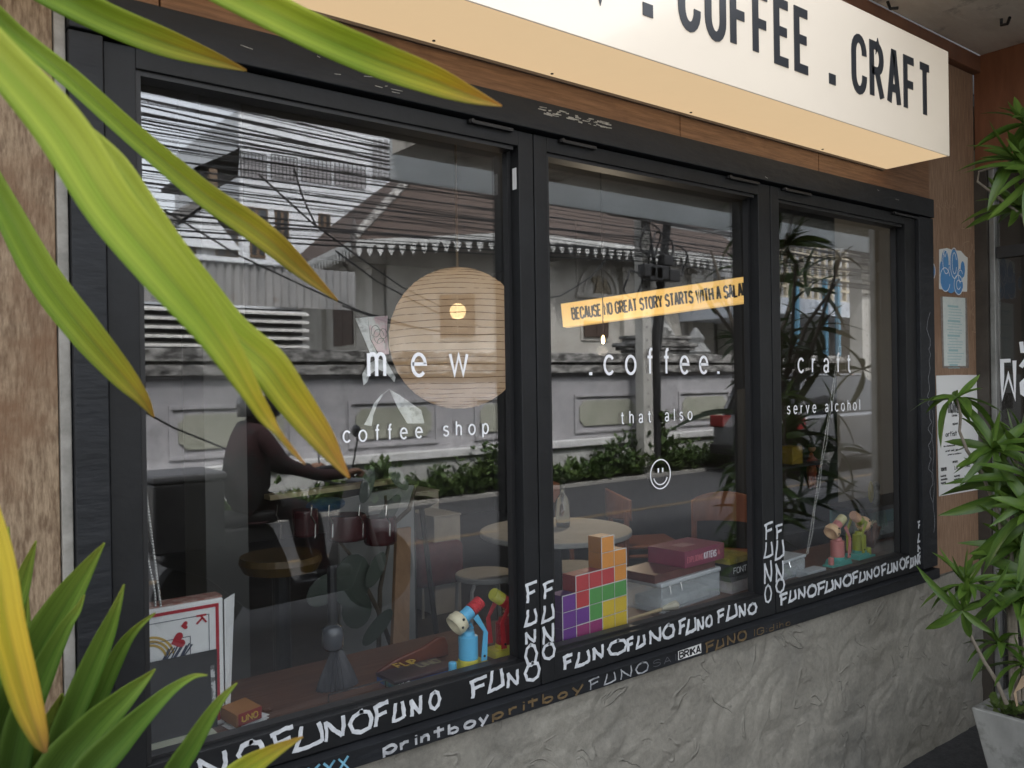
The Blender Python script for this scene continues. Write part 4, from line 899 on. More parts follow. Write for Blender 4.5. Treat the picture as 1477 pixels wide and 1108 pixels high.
# rider on a delivery scooter
def skin_person(pts, edges, rad, m, parent, name, sub=2):
    me = bpy.data.meshes.new(name); org = world_loc(parent); me.from_pydata([Vector(p)-org for p in pts], edges, []); me.update()
    o = bpy.data.objects.new(name, me); C.objects.link(o); o.parent = parent; me.materials.append(m)
    sm_ = o.modifiers.new('skin', 'SKIN'); 
    for v, r_ in zip(me.skin_vertices[0].data, rad): v.radius = (r_, r_) if not isinstance(r_, tuple) else r_
    me.skin_vertices[0].data[0].use_root = True
    b = o.modifiers.new('sub', 'SUBSURF'); b.levels = sub; b.render_levels = sub; sm_.use_smooth_shade = True; return o
RY = -3.6; RZ = -.12; hx_ = 2.1
ms_ = thing('scooter', 'dark delivery scooter with a big black box behind the seat', 'scooter', (2.2, RY, RZ))
m_sc = mat('black scooter plastic', (.02, .02, .022), .3); m_tyre = mat('tyre', (.015, .015, .015), .8)
for wx in (1.72, 2.98):
    wq = obj('wheel', MB().lathe([(.2, -.05), (.27, -.05), (.29, 0), (.27, .05), (.2, .05)], (wx, RY, RZ+.29), 22, (0, 1, 0)), m_tyre, ms_); obj('rim', MB().lathe([(.19, -.02), (.19, .02)], (wx, RY, RZ+.29), 14, (0, 1, 0)), m_alu, wq)
obj('body_shell', MB().prism([(1.45, .55), (1.5, .72), (2.15, .72), (2.25, .5), (2.3, .32), (2.62, .3), (2.72, .62), (2.8, .95), (2.86, .95), (2.86, .5), (2.72, .2), (2.0, .18), (1.75, .42)], (0, RY+.13, RZ), X, Z, -Y, .26), m_sc, ms_, bevel=.04)
obj('seat', MB().box(1.6, 2.2, RY-.13, RY+.13, RZ+.72, RZ+.8), m_gasket, ms_, bevel=.03)
obj('fork', MB().tube([(2.98, RY-.08, RZ+.29), (2.8, RY-.06, RZ+.9)], .022).tube([(2.98, RY+.08, RZ+.29), (2.8, RY+.06, RZ+.9)], .022), m_alu, ms_)
obj('handlebar', MB().tube([(2.6, RY-.33, RZ+1.0), (2.74, RY-.1, RZ+1.03), (2.74, RY+.1, RZ+1.03), (2.6, RY+.33, RZ+1.0)], .016), m_sc, ms_)
for s_ in (-1, 1): mq = obj('mirror', MB().tube([(2.66, RY+s_*.25, RZ+1.02), (2.68, RY+s_*.3, RZ+1.25)], .006).ball((2.67, RY+s_*.3, RZ+1.3), .06, sc=(.3, 1, .7)), m_sc, ms_)
obj('headlight', MB().ball((2.86, RY, RZ+.86), .085, sc=(.6, 1, 1)), mat('headlight', (.6, .6, .58), .1), ms_)
bx = thing('delivery_box', 'large black delivery box on the scooter rack behind the rider', 'box', (1.62, RY, RZ+.6)); obj('box_body', MB().box(1.4, 1.82, RY-.22, RY+.22, RZ+.62, RZ+1.04), m_sc, bx, bevel=.02); obj('lid', MB().box(1.39, 1.83, RY-.23, RY+.23, RZ+1.042, RZ+1.09), mat('grey box lid', (.1, .1, .105), .5), bx, bevel=.015)
per = thing('person', 'rider in black helmet and dark red jacket leaning to the handlebar of a scooter', 'person', (2.05, RY, RZ+.78))
m_jk = mat('dark red and black jacket', (.03, .006, .008), .8, (.012, .011, .012), 3, contrast=(.45, .5)); m_skin = mat('tan skin', (.25, .13, .08), .55); m_jean = mat('dark jeans', (.02, .025, .04), .8)
pv = (2.0, RY, RZ+.86)
bd = [pv, (2.02, RY, RZ+1.05), (2.05, RY, RZ+1.25), (2.07, RY, RZ+1.35), (2.12, RY, RZ+1.4), (2.06, RY-.17, RZ+1.31), (2.2, RY-.24, RZ+1.1), (2.42, RY-.27, RZ+1.02), (2.62, RY-.28, RZ+1.02), (2.06, RY+.17, RZ+1.31), (2.2, RY+.24, RZ+1.1), (2.42, RY+.27, RZ+1.02), (2.62, RY+.28, RZ+1.02), (2.03, RY-.1, RZ+.84), (2.42, RY-.14, RZ+.78), (2.48, RY-.13, RZ+.45), (2.52, RY-.13, RZ+.36), (2.03, RY+.1, RZ+.84), (2.42, RY+.14, RZ+.78), (2.48, RY+.13, RZ+.45), (2.52, RY+.13, RZ+.36)]
ed = [(0, 1), (1, 2), (2, 3), (3, 4), (2, 5), (5, 6), (6, 7), (7, 8), (2, 9), (9, 10), (10, 11), (11, 12), (0, 13), (13, 14), (14, 15), (15, 16), (0, 17), (17, 18), (18, 19), (19, 20)]
rd = [.17, .17, .19, .08, .055, .085, .05, .042, .035, .065, .05, .042, .035, .09, .07, .05, .045, .09, .07, .05, .045]
skin_person(bd, ed, rd, m_jk, per, 'body')
obj('head', MB().ball((2.15, RY, RZ+1.44), .095, sc=(1.05, .85, 1.2)).ball((2.255, RY, RZ+1.43), .018), m_skin, per, smooth=True)
hm = obj('helmet', MB().lathe([(.135, 0), (.142, .05), (.135, .11), (.1, .17), (.05, .2), (.01, .205)], (2.12, RY, RZ+1.41), 20), mat('black helmet', (.02, .02, .022), .15, coat=.5), per, smooth=True)
obj('visor', MB().prism([(.0, 0), (.09, .02), (.1, .06), (.02, .09)], (2.22, RY+.08, RZ+1.45), X, Z, -Y, .16), m_sc, hm, bevel=.01)
for s_ in (-1, 1):
    hp = [(2.6, RY+s_*.28, RZ+1.02), (2.66, RY+s_*.285, RZ+1.03)]; hr = [.03, .036]; he = [(0, 1)]
    for k in range(4):
        y_ = RY+s_*(.255+.02*k); i0 = len(hp); hp += [(2.69, y_, RZ+1.04), (2.715, y_, RZ+1.015), (2.69, y_, RZ+.99)]; hr += [.011, .01, .009]; he += [(1, i0), (i0, i0+1), (i0+1, i0+2)]
    i0 = len(hp); hp += [(2.66, RY+s_*.25, RZ+1.0), (2.69, RY+s_*.24, RZ+.985)]; hr += [.012, .01]; he += [(1, i0), (i0, i0+1)]
    skin_person(hp, he, hr, m_skin, per, 'hand', 1)
for s_ in (-1, 1): obj('shoe', MB().box(2.46, 2.7, RY+s_*.13-.045, RY+s_*.13+.045, RZ+.31, RZ+.39), m_gasket, per, bevel=.025)

# ================================================================ INSIDE THE SHOP
m_ledge = mat('brown wooden ledge', (.1, .045, .028), .35, (.15, .07, .042), 8, (.4, 5, 1), bump=.1)
ZL = .756
led = thing('window_ledge', 'brown wooden counter along the inside of the window', 'counter', (1.9, .25, .7))
for a, b in ((.33, 1.6), (1.603, 2.9), (2.903, 4.4)): obj('plank', MB().box(a, b, .102, .415, .721, ZL), m_ledge, led, bevel=.002)
obj('inner_sill', MB().box(.33, 3.5, .0605, .1, .70, ZL), m_blkw, led)
obj('support', MB().box(.33, 4.4, .2, .22, .0, .714), m_dark, led)
m_lite = mat('off white laminate', (.5, .49, .46), .5, (.42, .41, .39), 8); m_legw = mat('white metal tube', (.5, .5, .48), .4)
m_chair = mat('red brown bentwood', (.2, .07, .035), .4, (.27, .1, .05), 9, (3, 3, .5))

# paper lantern
lc = at(661, 488, 1.7); lr = .334
lan = thing('paper_lantern', 'large round paper lantern with thin wire ribs hanging inside the left pane', 'lantern', lc)
m_pap = mat('rice paper', (.74, .67, .6), .8, (.64, .57, .5), 5, thin=.45)
_n = m_pap.node_tree; _o = _n.nodes['Material Output']; _src = _o.inputs[0].links[0].from_socket; _t = _n.nodes.new('ShaderNodeBsdfTransparent'); _m = _n.nodes.new('ShaderNodeMixShader'); _m.inputs[0].default_value = .07
_n.links.new(_src, _m.inputs[1]); _n.links.new(_t.outputs[0], _m.inputs[2]); _n.links.new(_m.outputs[0], _o.inputs[0])
q = MB(); N_ = 30; M_ = 46; 
for i in range(N_+1):
    th_ = .09+(math.pi-.18)*i/N_; rr_ = lr*math.sin(th_)*(1 - (.010 if i % 2 else 0))
    for j in range(M_): q.v.append(lc+Vector((rr_*math.cos(2*math.pi*j/M_), rr_*math.sin(2*math.pi*j/M_), lr*1.02*math.cos(th_))))
for i in range(N_):
    for j in range(M_): q.f.append((i*M_+j, i*M_+(j+1) % M_, (i+1)*M_+(j+1) % M_, (i+1)*M_+j))
obj('paper_shade', q, m_pap, lan, smooth=True)
for i in range(1, N_, 1):
    th_ = .09+(math.pi-.18)*i/N_
    if True: obj('rib', MB().tube([lc+Vector((lr*1.004*math.sin(th_)*math.cos(a*.2618), lr*1.004*math.sin(th_)*math.sin(a*.2618), lr*1.02*math.cos(th_)+.002*math.sin(a*1.3+i))) for a in range(25)], .0015, 4, False), mat('lantern wire', (.2, .12, .07), .6), lan)
obj('cord', MB().tube([lc+Z*lr, (lc.x, lc.y, 2.75)], .006, 6), mat('tan cord', (.3, .2, .1), .6), lan)
bl = at(655, 443, 1.7)
obj('bulb', MB().ball((lc.x, lc.y, bl.z-.02), .04), mat('lit bulb', (1, .8, .5), .3, emit=((1, .68, .32), 6)), lan, smooth=True)
def lamp(name, loc, e, col, r_=.04):
    l_ = bpy.data.lights.new(name, 'POINT'); l_.energy = e; l_.color = col; l_.shadow_soft_size = r_; o = bpy.data.objects.new(name, l_); C.objects.link(o); o.location = loc; return o
lamp('lantern_light', (lc.x, lc.y, bl.z-.08), .5, (1, .84, .66))
# small pendant
pc_ = at(870, 491, 1.9); pe = thing('pendant_lamp', 'small bare glowing bulb hanging under the yellow lit sign', 'lamp', pc_)
obj('bulb', MB().lathe([(.003, .03), (.008, .02), (.010, .0), (.006, -.014), (.002, -.02)], pc_, 10), mat('lit bulb small', (1, .8, .4), .3, emit=((1, .7, .28), 3)), pe, smooth=True)
obj('cord', MB().tube([pc_+Z*.04, (pc_.x, pc_.y, 2.75)], .003, 5), m_gasket, pe)

lamp('pendant_light', (pc_.x, pc_.y, pc_.z-.06), 6, (1, .82, .6), .03)
# yellow light box with lettering
A_, B_ = at(812, 438, 2.65), at(1110, 394, 1.48); A2, B2 = at(812, 472, 2.65), at(1110, 431, 1.48)
ys = thing('yellow_light_box', 'long yellow lit sign reading BECAUSE NO GREAT STORY STARTS WITH A SALAD', 'sign', A2)
ex = (B_-A_); LY = ex.length; ex.normalize(); ez = (A_-A2); HY = ez.length; ez = (ez-ex*ez.dot(ex)).normalized(); nv = ex.cross(ez)
if nv.dot(CAM-A_) < 0: nv = -nv
m_yel = mat('yellow lit acrylic', (.8, .5, .12), .4, (.85, .56, .18), 1.5, emit=((1, .62, .2), .22))
obj('box_body', MB().prism([(0, 0), (LY, 0), (LY, HY), (0, HY)], A2, ex, ez, -nv, .09), m_yel, ys, bevel=.003)
a_ = at(830, 461, 2.58)
q = MB(); u0_ = .075; strokes(q, 'BECAUSE NO GREAT STORY STARTS WITH A SALAD', A2+ex*u0_+ez*HY*.27+nv*.002, ex, ez, nv, HY*.46, .0125, gap=.22, fit=(LY*.905-u0_), d=.001)
obj('sign_lettering', q, mat('black print', (.03, .03, .03)), ys)
for u in (.1, LY-.1): obj('hanging_wire', MB().tube([A_+ex*u, A_+ex*u+Z*.55], .003, 5), m_gasket, ys)

# tables, stools, chairs
def rtable(c, r_, z_, label):
    t = thing('round_table', label, 'table', (c[0], c[1], 0))
    obj('tabletop', MB().lathe([(r_*.98, -.028), (r_, -.024), (r_, -.004), (r_*.985, 0)], (c[0], c[1], z_), 40), m_lite, t, smooth=False, bevel=.002)
    obj('pedestal', MB().lathe([(.2, 0), (.2, .012), (.03, .03), (.03, z_-.03)], (c[0], c[1], 0), 18), m_gasket, t); return t
tc_ = (atz(692, 765, .74)+atz(911, 762, .74))/2
rtable((tc_.x, tc_.y), (atz(692, 765, .74)-atz(911, 762, .74)).length/2, .74, 'round off white cafe table in the middle of the room')
bt = thing('glass_bottle', 'clear glass bottle standing on the round cafe table', 'bottle', (2.86, 1.55, .741))
pb = atz(812, 760, .741); bt.location = (pb.x, pb.y, .741)
obj('glass', MB().lathe([(.035, 0), (.038, .02), (.038, .13), (.014, .17), (.013, .22)], (pb.x, pb.y, .742), 14), mat('clear bottle glass', (.7, .75, .75), .05, trans=.9), bt, smooth=True)
obj('stopper', MB().lathe([(.014, 0), (.017, .02), (.01, .03)], (pb.x, pb.y, .962), 10), m_gasket, bt)
def stool(c, label, z_=.45, r_=.165, m=None):
    t = thing('stool', label, 'stool', (c[0], c[1], 0), 'round topped stools round the table')
    obj('seat', MB().lathe([(r_*.97, -.03), (r_, -.022), (r_, -.006), (r_*.97, 0)], (c[0], c[1], z_), 30), m or m_lite, t)
    for k in range(4):
        a = k*math.pi/2+.5; e_ = Vector((math.cos(a), math.sin(a), 0)); b_ = Vector((c[0], c[1], 0))
        obj('leg', MB().tube([b_+e_*.02+Z*(z_-.035), b_+e_*(r_-.03)+Z*(z_-.038), b_+e_*(r_+.005)+Z*(z_-.07), b_+e_*(r_+.03)+Z*0], .011, 6), m_legw, t)
    return t
for px_, py_, lb in ((700, 826, 'white stool left of the round table, seen through the left pane'), (826, 816, 'white stool under the near edge of the round table'), (922, 845, 'white stool right behind the coloured block lamp')):
    c = atz(px_, py_, .45); stool((c.x, c.y), lb)
def chair(c, rz, label):
    t = thing('wooden_chair', label, 'chair', (c[0], c[1], 0), 'red brown bentwood chairs'); M_ = Matrix.Translation((c[0], c[1], 0)) @ Matrix.Rotation(rz, 4, 'Z')
    def V(x, y, z): return M_ @ Vector((x, y, z))
    obj('seat', MB().hexa([V(-.2, -.2, .44), V(.2, -.2, .44), V(.17, .2, .44), V(-.17, .2, .44), V(-.2, -.2, .465), V(.2, -.2, .465), V(.17, .2, .465), V(-.17, .2, .465)]), m_chair, t, bevel=.01)
    q = MB(); K = 10
    for i in range(K+1):
        a = R(-62+124*i/K); x_ = .235*math.sin(a); y_ = .06+.19*math.cos(a); hz = .80-.05*(abs(i-K/2)/(K/2))**2
        q.v += [V(x_, y_, .62+.02*abs(i-K/2)/5), V(x_, y_, hz), V(x_*.93, y_-.014, .62), V(x_*.93, y_-.014, hz)]
    for i in range(K): b = i*4; q.f += [(b, b+4, b+5, b+1), (b+2, b+3, b+7, b+6), (b+1, b+5, b+7, b+3), (b, b+2, b+6, b+4)]
    q.f += [(0, 1, 3, 2), (K*4, K*4+2, K*4+3, K*4+1)]
    obj('backrest', q, m_chair, t, bevel=.004)
    for x_, y_, top in ((-.19, -.19, .45), (.19, -.19, .45), (-.19, .17, .68), (.19, .17, .68)): obj('leg', MB().tube([V(x_*1.08, y_*1.12, 0), V(x_, y_, top)], [.014, .018], 8), m_chair, t)
    obj('rail', MB().tube([V(-.19, -.19, .4), V(.19, -.19, .4)], .012, 6).tube([V(-.19, -.19, .4), V(-.18, .17, .4)], .012, 6).tube([V(.19, -.19, .4), V(.18, .17, .4)], .012, 6), m_chair, t)
    return t
for px_, py_, y_, rz, lb in ((930, 780, None, R(60), 'red brown chair right of the round table, back towards the room'), (812, 765, None, R(15), 'red brown chair behind the round table, half hidden by the window post'), (1042, 800, None, R(-60), 'red brown chair behind the stacked game boxes')):
    c = atz(px_, py_, .46); chair((c.x, c.y), rz, lb)
ott_c = atz(619, 778, .47); ot = thing('ottoman', 'maroon upholstered cube seat on thin white legs', 'seat', (ott_c.x, ott_c.y, 0))
obj('cushion', MB().box(ott_c.x-.18, ott_c.x+.18, ott_c.y-.16, ott_c.y+.2, .19, .47), mat('maroon fabric', (.1, .018, .025), .9, (.13, .028, .035), 30, bump=.3), ot, bevel=.05, seg=4)
for a, b in ((-.13, -.12), (.13, -.12), (-.13, .15), (.13, .15)): obj('leg', MB().tube([(ott_c.x+a, ott_c.y+b, 0), (ott_c.x+a, ott_c.y+b, .2)], .009, 6), m_legw, ot)
# white storage boxes, panel, plank
def stand(name, label, cat, px0, px1, pyt, y_, d, m, zb=0., bev=.006, parts=None):
    a, b = at(px0, pyt, y_), at(px1, pyt, y_); t = thing(name, label, cat, ((a.x+b.x)/2, y_, zb)); obj(parts or 'carcass', MB().box(a.x, b.x, y_, y_+d, zb, a.z-.012), m, t, bevel=bev); obj('top', MB().box(a.x-.005, b.x+.005, y_-.005, y_+d, a.z-.0115, a.z), m, t, bevel=.003); return t
stand('white_cabinet', 'plain off white cabinet behind the maroon seat', 'cabinet', 626, 664, 745, 2.9, .35, m_lite)
stand('white_cabinet', 'taller off white cabinet left of the window post', 'cabinet', 596, 633, 710, 3.3, .35, m_lite)
pk0, pk1 = at(583, 762, 1.1), at(573, 935, .8)
tag(obj('wooden_plank', MB().hexa([(pk1.x-.035, pk1.y, .3), (pk1.x+.035, pk1.y, .3), (pk1.x+.035, pk1.y+.02, .3), (pk1.x-.035, pk1.y+.02, .3), (pk0.x-.03, pk0.y, pk0.z), (pk0.x+.03, pk0.y, pk0.z), (pk0.x+.03, pk0.y+.02, pk0.z), (pk0.x-.03, pk0.y+.02, pk0.z)]), mat('raw pine', (.24, .13, .06), .6, (.3, .17, .085), 12, (4, 4, .5))), 'narrow raw timber plank leaning beside the rubber plant', 'plank')
wp = [(492, 722), (600, 700), (603, 930), (560, 925), (545, 860), (540, 930), (492, 800)]
wq = [(at(a, b, 1.3).x, at(a, b, 1.3).z) for a, b in wp]
tag(obj('white_screen', MB().prism([(wq[0][0], 0), (wq[1][0], 0), (wq[1][0], wq[1][1]), (wq[0][0], wq[0][1])], (0, 1.32, 0), X, Z, Y, .015), mat('grey white card', (.34, .34, .33), .8, (.28, .28, .27), 2)), 'grey white board standing behind the dark leaved plant', 'board')
# rubber plant with dark oval leaves
rp = atz(545, 930, .45); rpl = thing('rubber_plant', 'potted plant with big dark oval leaves before the white board', 'plant', (rp.x+.05, 1.05, 0))
m_rub = mat('dark oval leaf', (.022, .035, .025), .35, (.035, .05, .035), 5)
obj('pot', MB().lathe([(.1, 0), (.14, .3), (.145, .3), (.145, .33), (.12, .33), (.12, .3)], (rp.x+.05, 1.05, 0), 20), m_gasket, rpl)
def oval(q, c, rx, rz, ang, y_): q.prism([(math.cos(t_*.39)*rx*math.cos(ang)-math.sin(t_*.39)*rz*math.sin(ang), math.cos(t_*.39)*rx*math.sin(ang)+math.sin(t_*.39)*rz*math.cos(ang)) for t_ in range(16)], c, (.94, -.2, .25), (0, .1, 1), Y, .003)
for k, (px_, py_, rx, rz, an) in enumerate(((437+105, 822, .06, .03, 1.0), (508, 838, .07, .09, 0), (515, 880, .055, .065, .3), (545, 905, .07, .03, .6), (470, 850, .07, .05, .2), (560, 740, .07, .03, .8), (530, 700, .06, .025, 1.2), (575, 690, .06, .022, -1.))):
    c = at(px_, py_, .95+.04*(k % 3)); q = MB(); oval(q, c, rx, rz, an, 0); obj('leaf', q, m_rub, rpl)
for pts in (((545, 1000), (548, 850), (560, 790), (556, 715)), ((575, 960), (545, 880), (505, 800), (480, 770)), ((562, 760), (590, 735), (600, 700))):
    obj('stem', MB().tube([at(a, b, 1.03) for a, b in pts], [.009, .008, .006, .005][:len(pts)], 6), mat('stem brown', (.08, .06, .04)), rpl)
bs0 = at(594, 722, 1.6); bs = thing('bar_stool', 'dark bar stool with flat oval seat behind the plant', 'stool', (bs0.x, 1.6, 0))
obj('seat', MB().lathe([(.08, -.03), (.115, -.01), (.12, 0), (.09, .01)], (bs0.x, 1.6, bs0.z), 24), m_gasket, bs)
for a in range(3): obj('leg', MB().tube([(bs0.x+.05*math.cos(a*2.1), 1.6+.05*math.sin(a*2.1), bs0.z-.03), (bs0.x+.16*math.cos(a*2.1), 1.6+.16*math.sin(a*2.1), 0)], .012, 6), m_gasket, bs)
# narrow bar with hanging maroon mugs rack and chrome hooks
b0, b1 = at(398, 714, .95), at(566, 722, 1.1)
br = thing('bar_shelf', 'pale edged bar shelf with chrome hooks and maroon drums hung beneath', 'shelf', ((b0.x+b1.x)/2, 1, b0.z-.03))
obj('board', MB().hexa([(b0.x-.02, .95, b0.z-.016), (b1.x, 1.05, b0.z-.016), (b1.x, 1.11, b0.z-.016), (b0.x-.02, 1.0, b0.z-.016), (b0.x-.02, .95, b0.z), (b1.x, 1.05, b0.z), (b1.x, 1.11, b0.z), (b0.x-.02, 1.0, b0.z)]), mat('pale ply', (.4, .33, .2), .5, (.32, .26, .15), 9), br)
mch = mat('chrome wire', (.8, .8, .8), .12, metal=1.)
for px_ in (400, 450, 475, 519, 558):
    c = at(px_, 735, .94); obj('hook', MB().tube([(c.x, c.y, c.z+.015), (c.x-.004, c.y, c.z-.02), (c.x+.012, c.y, c.z-.05), (c.x+.01, c.y, c.z-.095)], .0028, 6), mch, br)
mmr = mat('maroon lacquer', (.07, .01, .014), .25, (.05, .008, .01), 4)
for px_, w_, z_, h_ in ((440, .045, 735, .09), (500, .07, 742, .09), (548, .06, 745, .1)):
    c = at(px_, z_, 1.05); q = MB().lathe([(w_*.9, 0), (w_, .01), (w_, h_-.01), (w_*.95, h_)], (c.x, c.y, c.z-h_), 22); obj('drum', q, mmr, br, bevel=.002)
obj('blue_cloth', MB().ball(at(470, 728, 1.12), .055, sc=(1.4, .6, .5)), mat('blue cloth', (.03, .08, .16), .9), br)
yd = at(405, 800, 1.0); yl = thing('yellow_stool', 'low round stool with a mustard yellow top under the bar shelf', 'stool', (yd.x, 1.0, 0))
obj('seat', MB().lathe([(.12, -.05), (.135, -.02), (.13, 0)], (yd.x, 1.0, yd.z), 30), mat('mustard vinyl', (.09, .052, .01), .5), yl)
obj('pedestal', MB().lathe([(.12, 0), (.03, .03), (.03, yd.z-.05)], (yd.x, 1.0, 0), 14), m_gasket, yl)
# torn crumpled foil sheets; bright mirrored sky is put into their pale colour
m_foil = mat('crumpled foil painted sky bright', (.86, .87, .85), .3, (.3, .31, .3), 30, metal=.25, bump=1.0, bscale=30, contrast=(.5, .68), detail=3)
fo = thing('foil_decoration', 'torn crumpled foil painted sky bright hanging like a tent behind the lettering', 'decoration', at(565, 540, .5))
m_foilp = mat('pink printed foil', (.75, .52, .55), .3, (.75, .74, .72), 6, metal=.4, contrast=(.5, .55), bump=.8, bscale=12)
def foil(pts, m, y_=.5, name='foil_sheet'):
    P_ = [at(a, b, y_) for a, b in pts]; q = MB(); b = 0; c = sum(P_, Vector())/len(P_)
    q.prism([((p-c).x, (p-c).z) for p in P_], c, X, (Z+Y*.35).normalized(), -Y, .002); obj(name, q, m, fo)
foil([(517, 457), (535, 455), (533, 490), (541, 515), (531, 517), (525, 490)], m_foil); foil([(535, 455), (564, 453), (558, 480), (556, 513), (542, 514), (534, 490)], m_foilp)
foil([(521, 557), (522, 540), (532, 525), (548, 516), (560, 520), (569, 545), (566, 552), (556, 537), (545, 532), (533, 540), (527, 552)], m_foil)
foil([(566, 560), (553, 568), (540, 582), (530, 600), (521, 614), (531, 616), (536, 600), (546, 580), (556, 568)], m_foil)
foil([(566, 560), (580, 570), (606, 592), (607, 612), (583, 612), (574, 590), (568, 570)], m_foil)
q = MB(); c = at(545, 485, .49); 
for (u, v, r_) in ((-.008, .014, .014), (.003, .0, .017), (.018, .008, .012), (.01, -.02, .012), (.0, -.03, .008)): q.ribbon(ell(u, v, r_, r_*1.2, 0, 340, 14), .0016, c, X, Z, NV, .0006+.0001*len(q.f) % .0004)
obj('drawn_lines', q, mat('black pen', (.02, .02, .02)), fo)

# bead chains of the blinds
def beads(name, label, pa, pb, y_, n_, r_):
    a, b = at(*pa, y_), at(*pb, y_); q = MB()
    for i in range(n_): q.ball(a.lerp(b, i/n_)+X*.004*math.sin(i*.2), r_, 6, 4)
    t = thing(name, label, 'chain', b); o = obj('beads', q, mat('silver beads', (.62, .62, .6), .25, metal=.6), t, smooth=True); o['kind'] = 'stuff'; return t
t = beads('blind_chain', 'silver bead blind chain hanging beside the playing card box', (205, 690), (222, 878), .10, 44, .0033)
a, b = at(208, 690, .10), at(232, 876, .10); q = MB()
for i in range(44): q.ball(a.lerp(b, (i+.5)/44), .0033, 6, 4)
o = obj('beads', q, MATS['silver beads'], t, smooth=True); o['kind'] = 'stuff'
t = beads('blind_chain', 'thin silver bead blind chain slanting down in the rightmost pane', (1213, 500), (1166, 800), .12, 150, .0024)
a, b = at(1210, 500, .12), at(1163, 802, .12); q = MB()
for i in range(150): q.ball(a.lerp(b, i/150), .0024, 6, 4)
o = obj('beads', q, MATS['silver beads'], t, smooth=True); o['kind'] = 'stuff'

# ---------------------------------------------------------------- things on the ledge
m_card = mat('white card board', (.86, .86, .86), .45, (.78, .78, .78), 12); m_redp = mat('red card print', (.42, .025, .04), .4); m_kline = mat('navy print', (.03, .04, .08), .5)
kc = thing('playing_card_box', 'oversized playing card box showing the king of hearts on its side', 'box', (.55, .18, ZL))
kx1, kz1 = at(322, 862, .16).x, at(322, 862, .16).z; kx0 = kx1-.34
obj('box_body', MB().box(kx0, kx1, .16, .215, ZL, kz1), m_card, kc, bevel=.004)
obj('open_flap', MB().hexa([(kx1+.0005, .158, ZL), (kx1+.012, .170, ZL), (kx1+.014, .171, ZL), (kx1+.0025, .157, ZL), (kx1+.0005, .157, kz1-.004), (kx1+.028, .172, kz1+.002), (kx1+.03, .173, kz1+.002), (kx1+.0035, .156, kz1-.004)]), m_card, kc)
obj('top_edge', MB().box(kx0, kx1, .165, .21, kz1+.0005, kz1+.004), mat('brick red card edge', (.25, .06, .04), .6, (.4, .3, .26), 60), kc)
q = MB(); yk = .1595
def kr(a, b, c, d, w_): q.ribbon([(a, c), (b, c), (b, d), (a, d), (a, c)], w_, (0, yk, 0), X, Z, NV, .0006)
kr(kx0+.015, kx1-.014, ZL+.015, kz1-.013, .007); obj('red_border', q, m_redp, kc)
q = MB(); kr(kx0+.03, kx1-.032, ZL+.03, kz1-.03, .0013); kr(kx0+.03, kx1-.072, ZL+.06, kz1-.07, .0013); obj('blue_line', q, m_kline, kc)
def heart(q, cx, cz, s_, rot=0.):
    P_ = []
    for i in range(28):
        t_ = 2*math.pi*i/28; x_ = 16*math.sin(t_)**3; z_ = 13*math.cos(t_)-5*math.cos(2*t_)-2*math.cos(3*t_)-math.cos(4*t_); x_ *= s_/16; z_ *= s_/16
        P_.append((x_*math.cos(rot)-z_*math.sin(rot), x_*math.sin(rot)+z_*math.cos(rot)))
    b = len(q.v); o_ = Vector((cx, yk, cz)); q.v.append(o_-Y*.0009); q.v += [o_+X*p[0]+Z*p[1]-Y*.0009 for p in P_]
    for i in range(28): q.f.append((b, b+1+i, b+1+(i+1) % 28))
q = MB(); c1, c2 = at(286, 899, .16), at(259, 926, .16); c3 = at(267, 902, .16)
heart(q, at(266, 902, .16).x, at(266, 902, .16).z, .0085, -1.57); heart(q, at(257, 924, .16).x, at(257, 924, .16).z, .0165, -1.3)
obj('heart', q, m_redp, kc)
q = MB(); strokes(q, 'K', (at(283, 888, .16).x, yk, at(290, 893, .16).z+.008), -Z, X, NV, .021, .0042, fit=.017); obj('lettering', q, m_redp, kc)
q = MB(); fc = at(222, 940, .16)
for k, (r_, m_) in enumerate(((.05, 0), (.042, 0), (.034, 0))): q.ribbon(ell(0, 0, r_, r_, 10, 120, 12), .005, (fc.x-.01, yk-.0001*k, fc.z-.02), X, Z, NV, .0005)
obj('yellow_print', q, mat('yellow print', (.5, .32, .04), .5), kc)
q = MB()
for k in range(9): q.ribbon([(fc.x+.012+.006*k, fc.z-.03+.004*(k % 3)), (fc.x+.03+.006*k, fc.z+.0+.003*(k % 2))], .003, (0, yk-.00003*k, 0), X, Z, NV, .0007)
obj('black_print', q, m_kline, kc)
q = MB(); fx1 = at(317, 940, .125).x; fz1 = at(310, 940, .125).z
fd = thing('black_folder', 'black board with a chipped white edge leaning on the card box', 'folder', (.5, .125, ZL))
obj('board', MB().hexa([(kx0, .108, ZL+.018), (fx1-.012, .108, ZL+.018), (fx1-.012, .112, ZL+.018), (kx0, .112, ZL+.018), (kx0, .14, fz1), (fx1, .14, fz1), (fx1, .144, fz1), (kx0, .144, fz1)]), mat('black board', (.009, .009, .010), .7, (.014, .014, .015), 20), fd, bevel=.002)
q = MB(); q.ribbon([(fx1-.018, ZL+.05), (fx1-.016, ZL+.1), (fx1-.017, fz1-.03)], .009, (0, .121, .0), X, Vector((0, .12, 1)).normalized(), NV, .001)
q2 = MB(); q2.hexa([(fx1-.022, .1115, ZL+.035), (fx1-.013, .1115, ZL+.035), (fx1-.013, .1125, ZL+.035), (fx1-.022, .1125, ZL+.035), (fx1-.018, .131, fz1-.03), (fx1-.010, .131, fz1-.03), (fx1-.010, .1325, fz1-.03), (fx1-.018, .1325, fz1-.03)])
obj('chipped_edge', q2, mat('white chipped', (.5, .5, .5), .6, (.1, .1, .1), 60, contrast=(.45, .5)), fd)
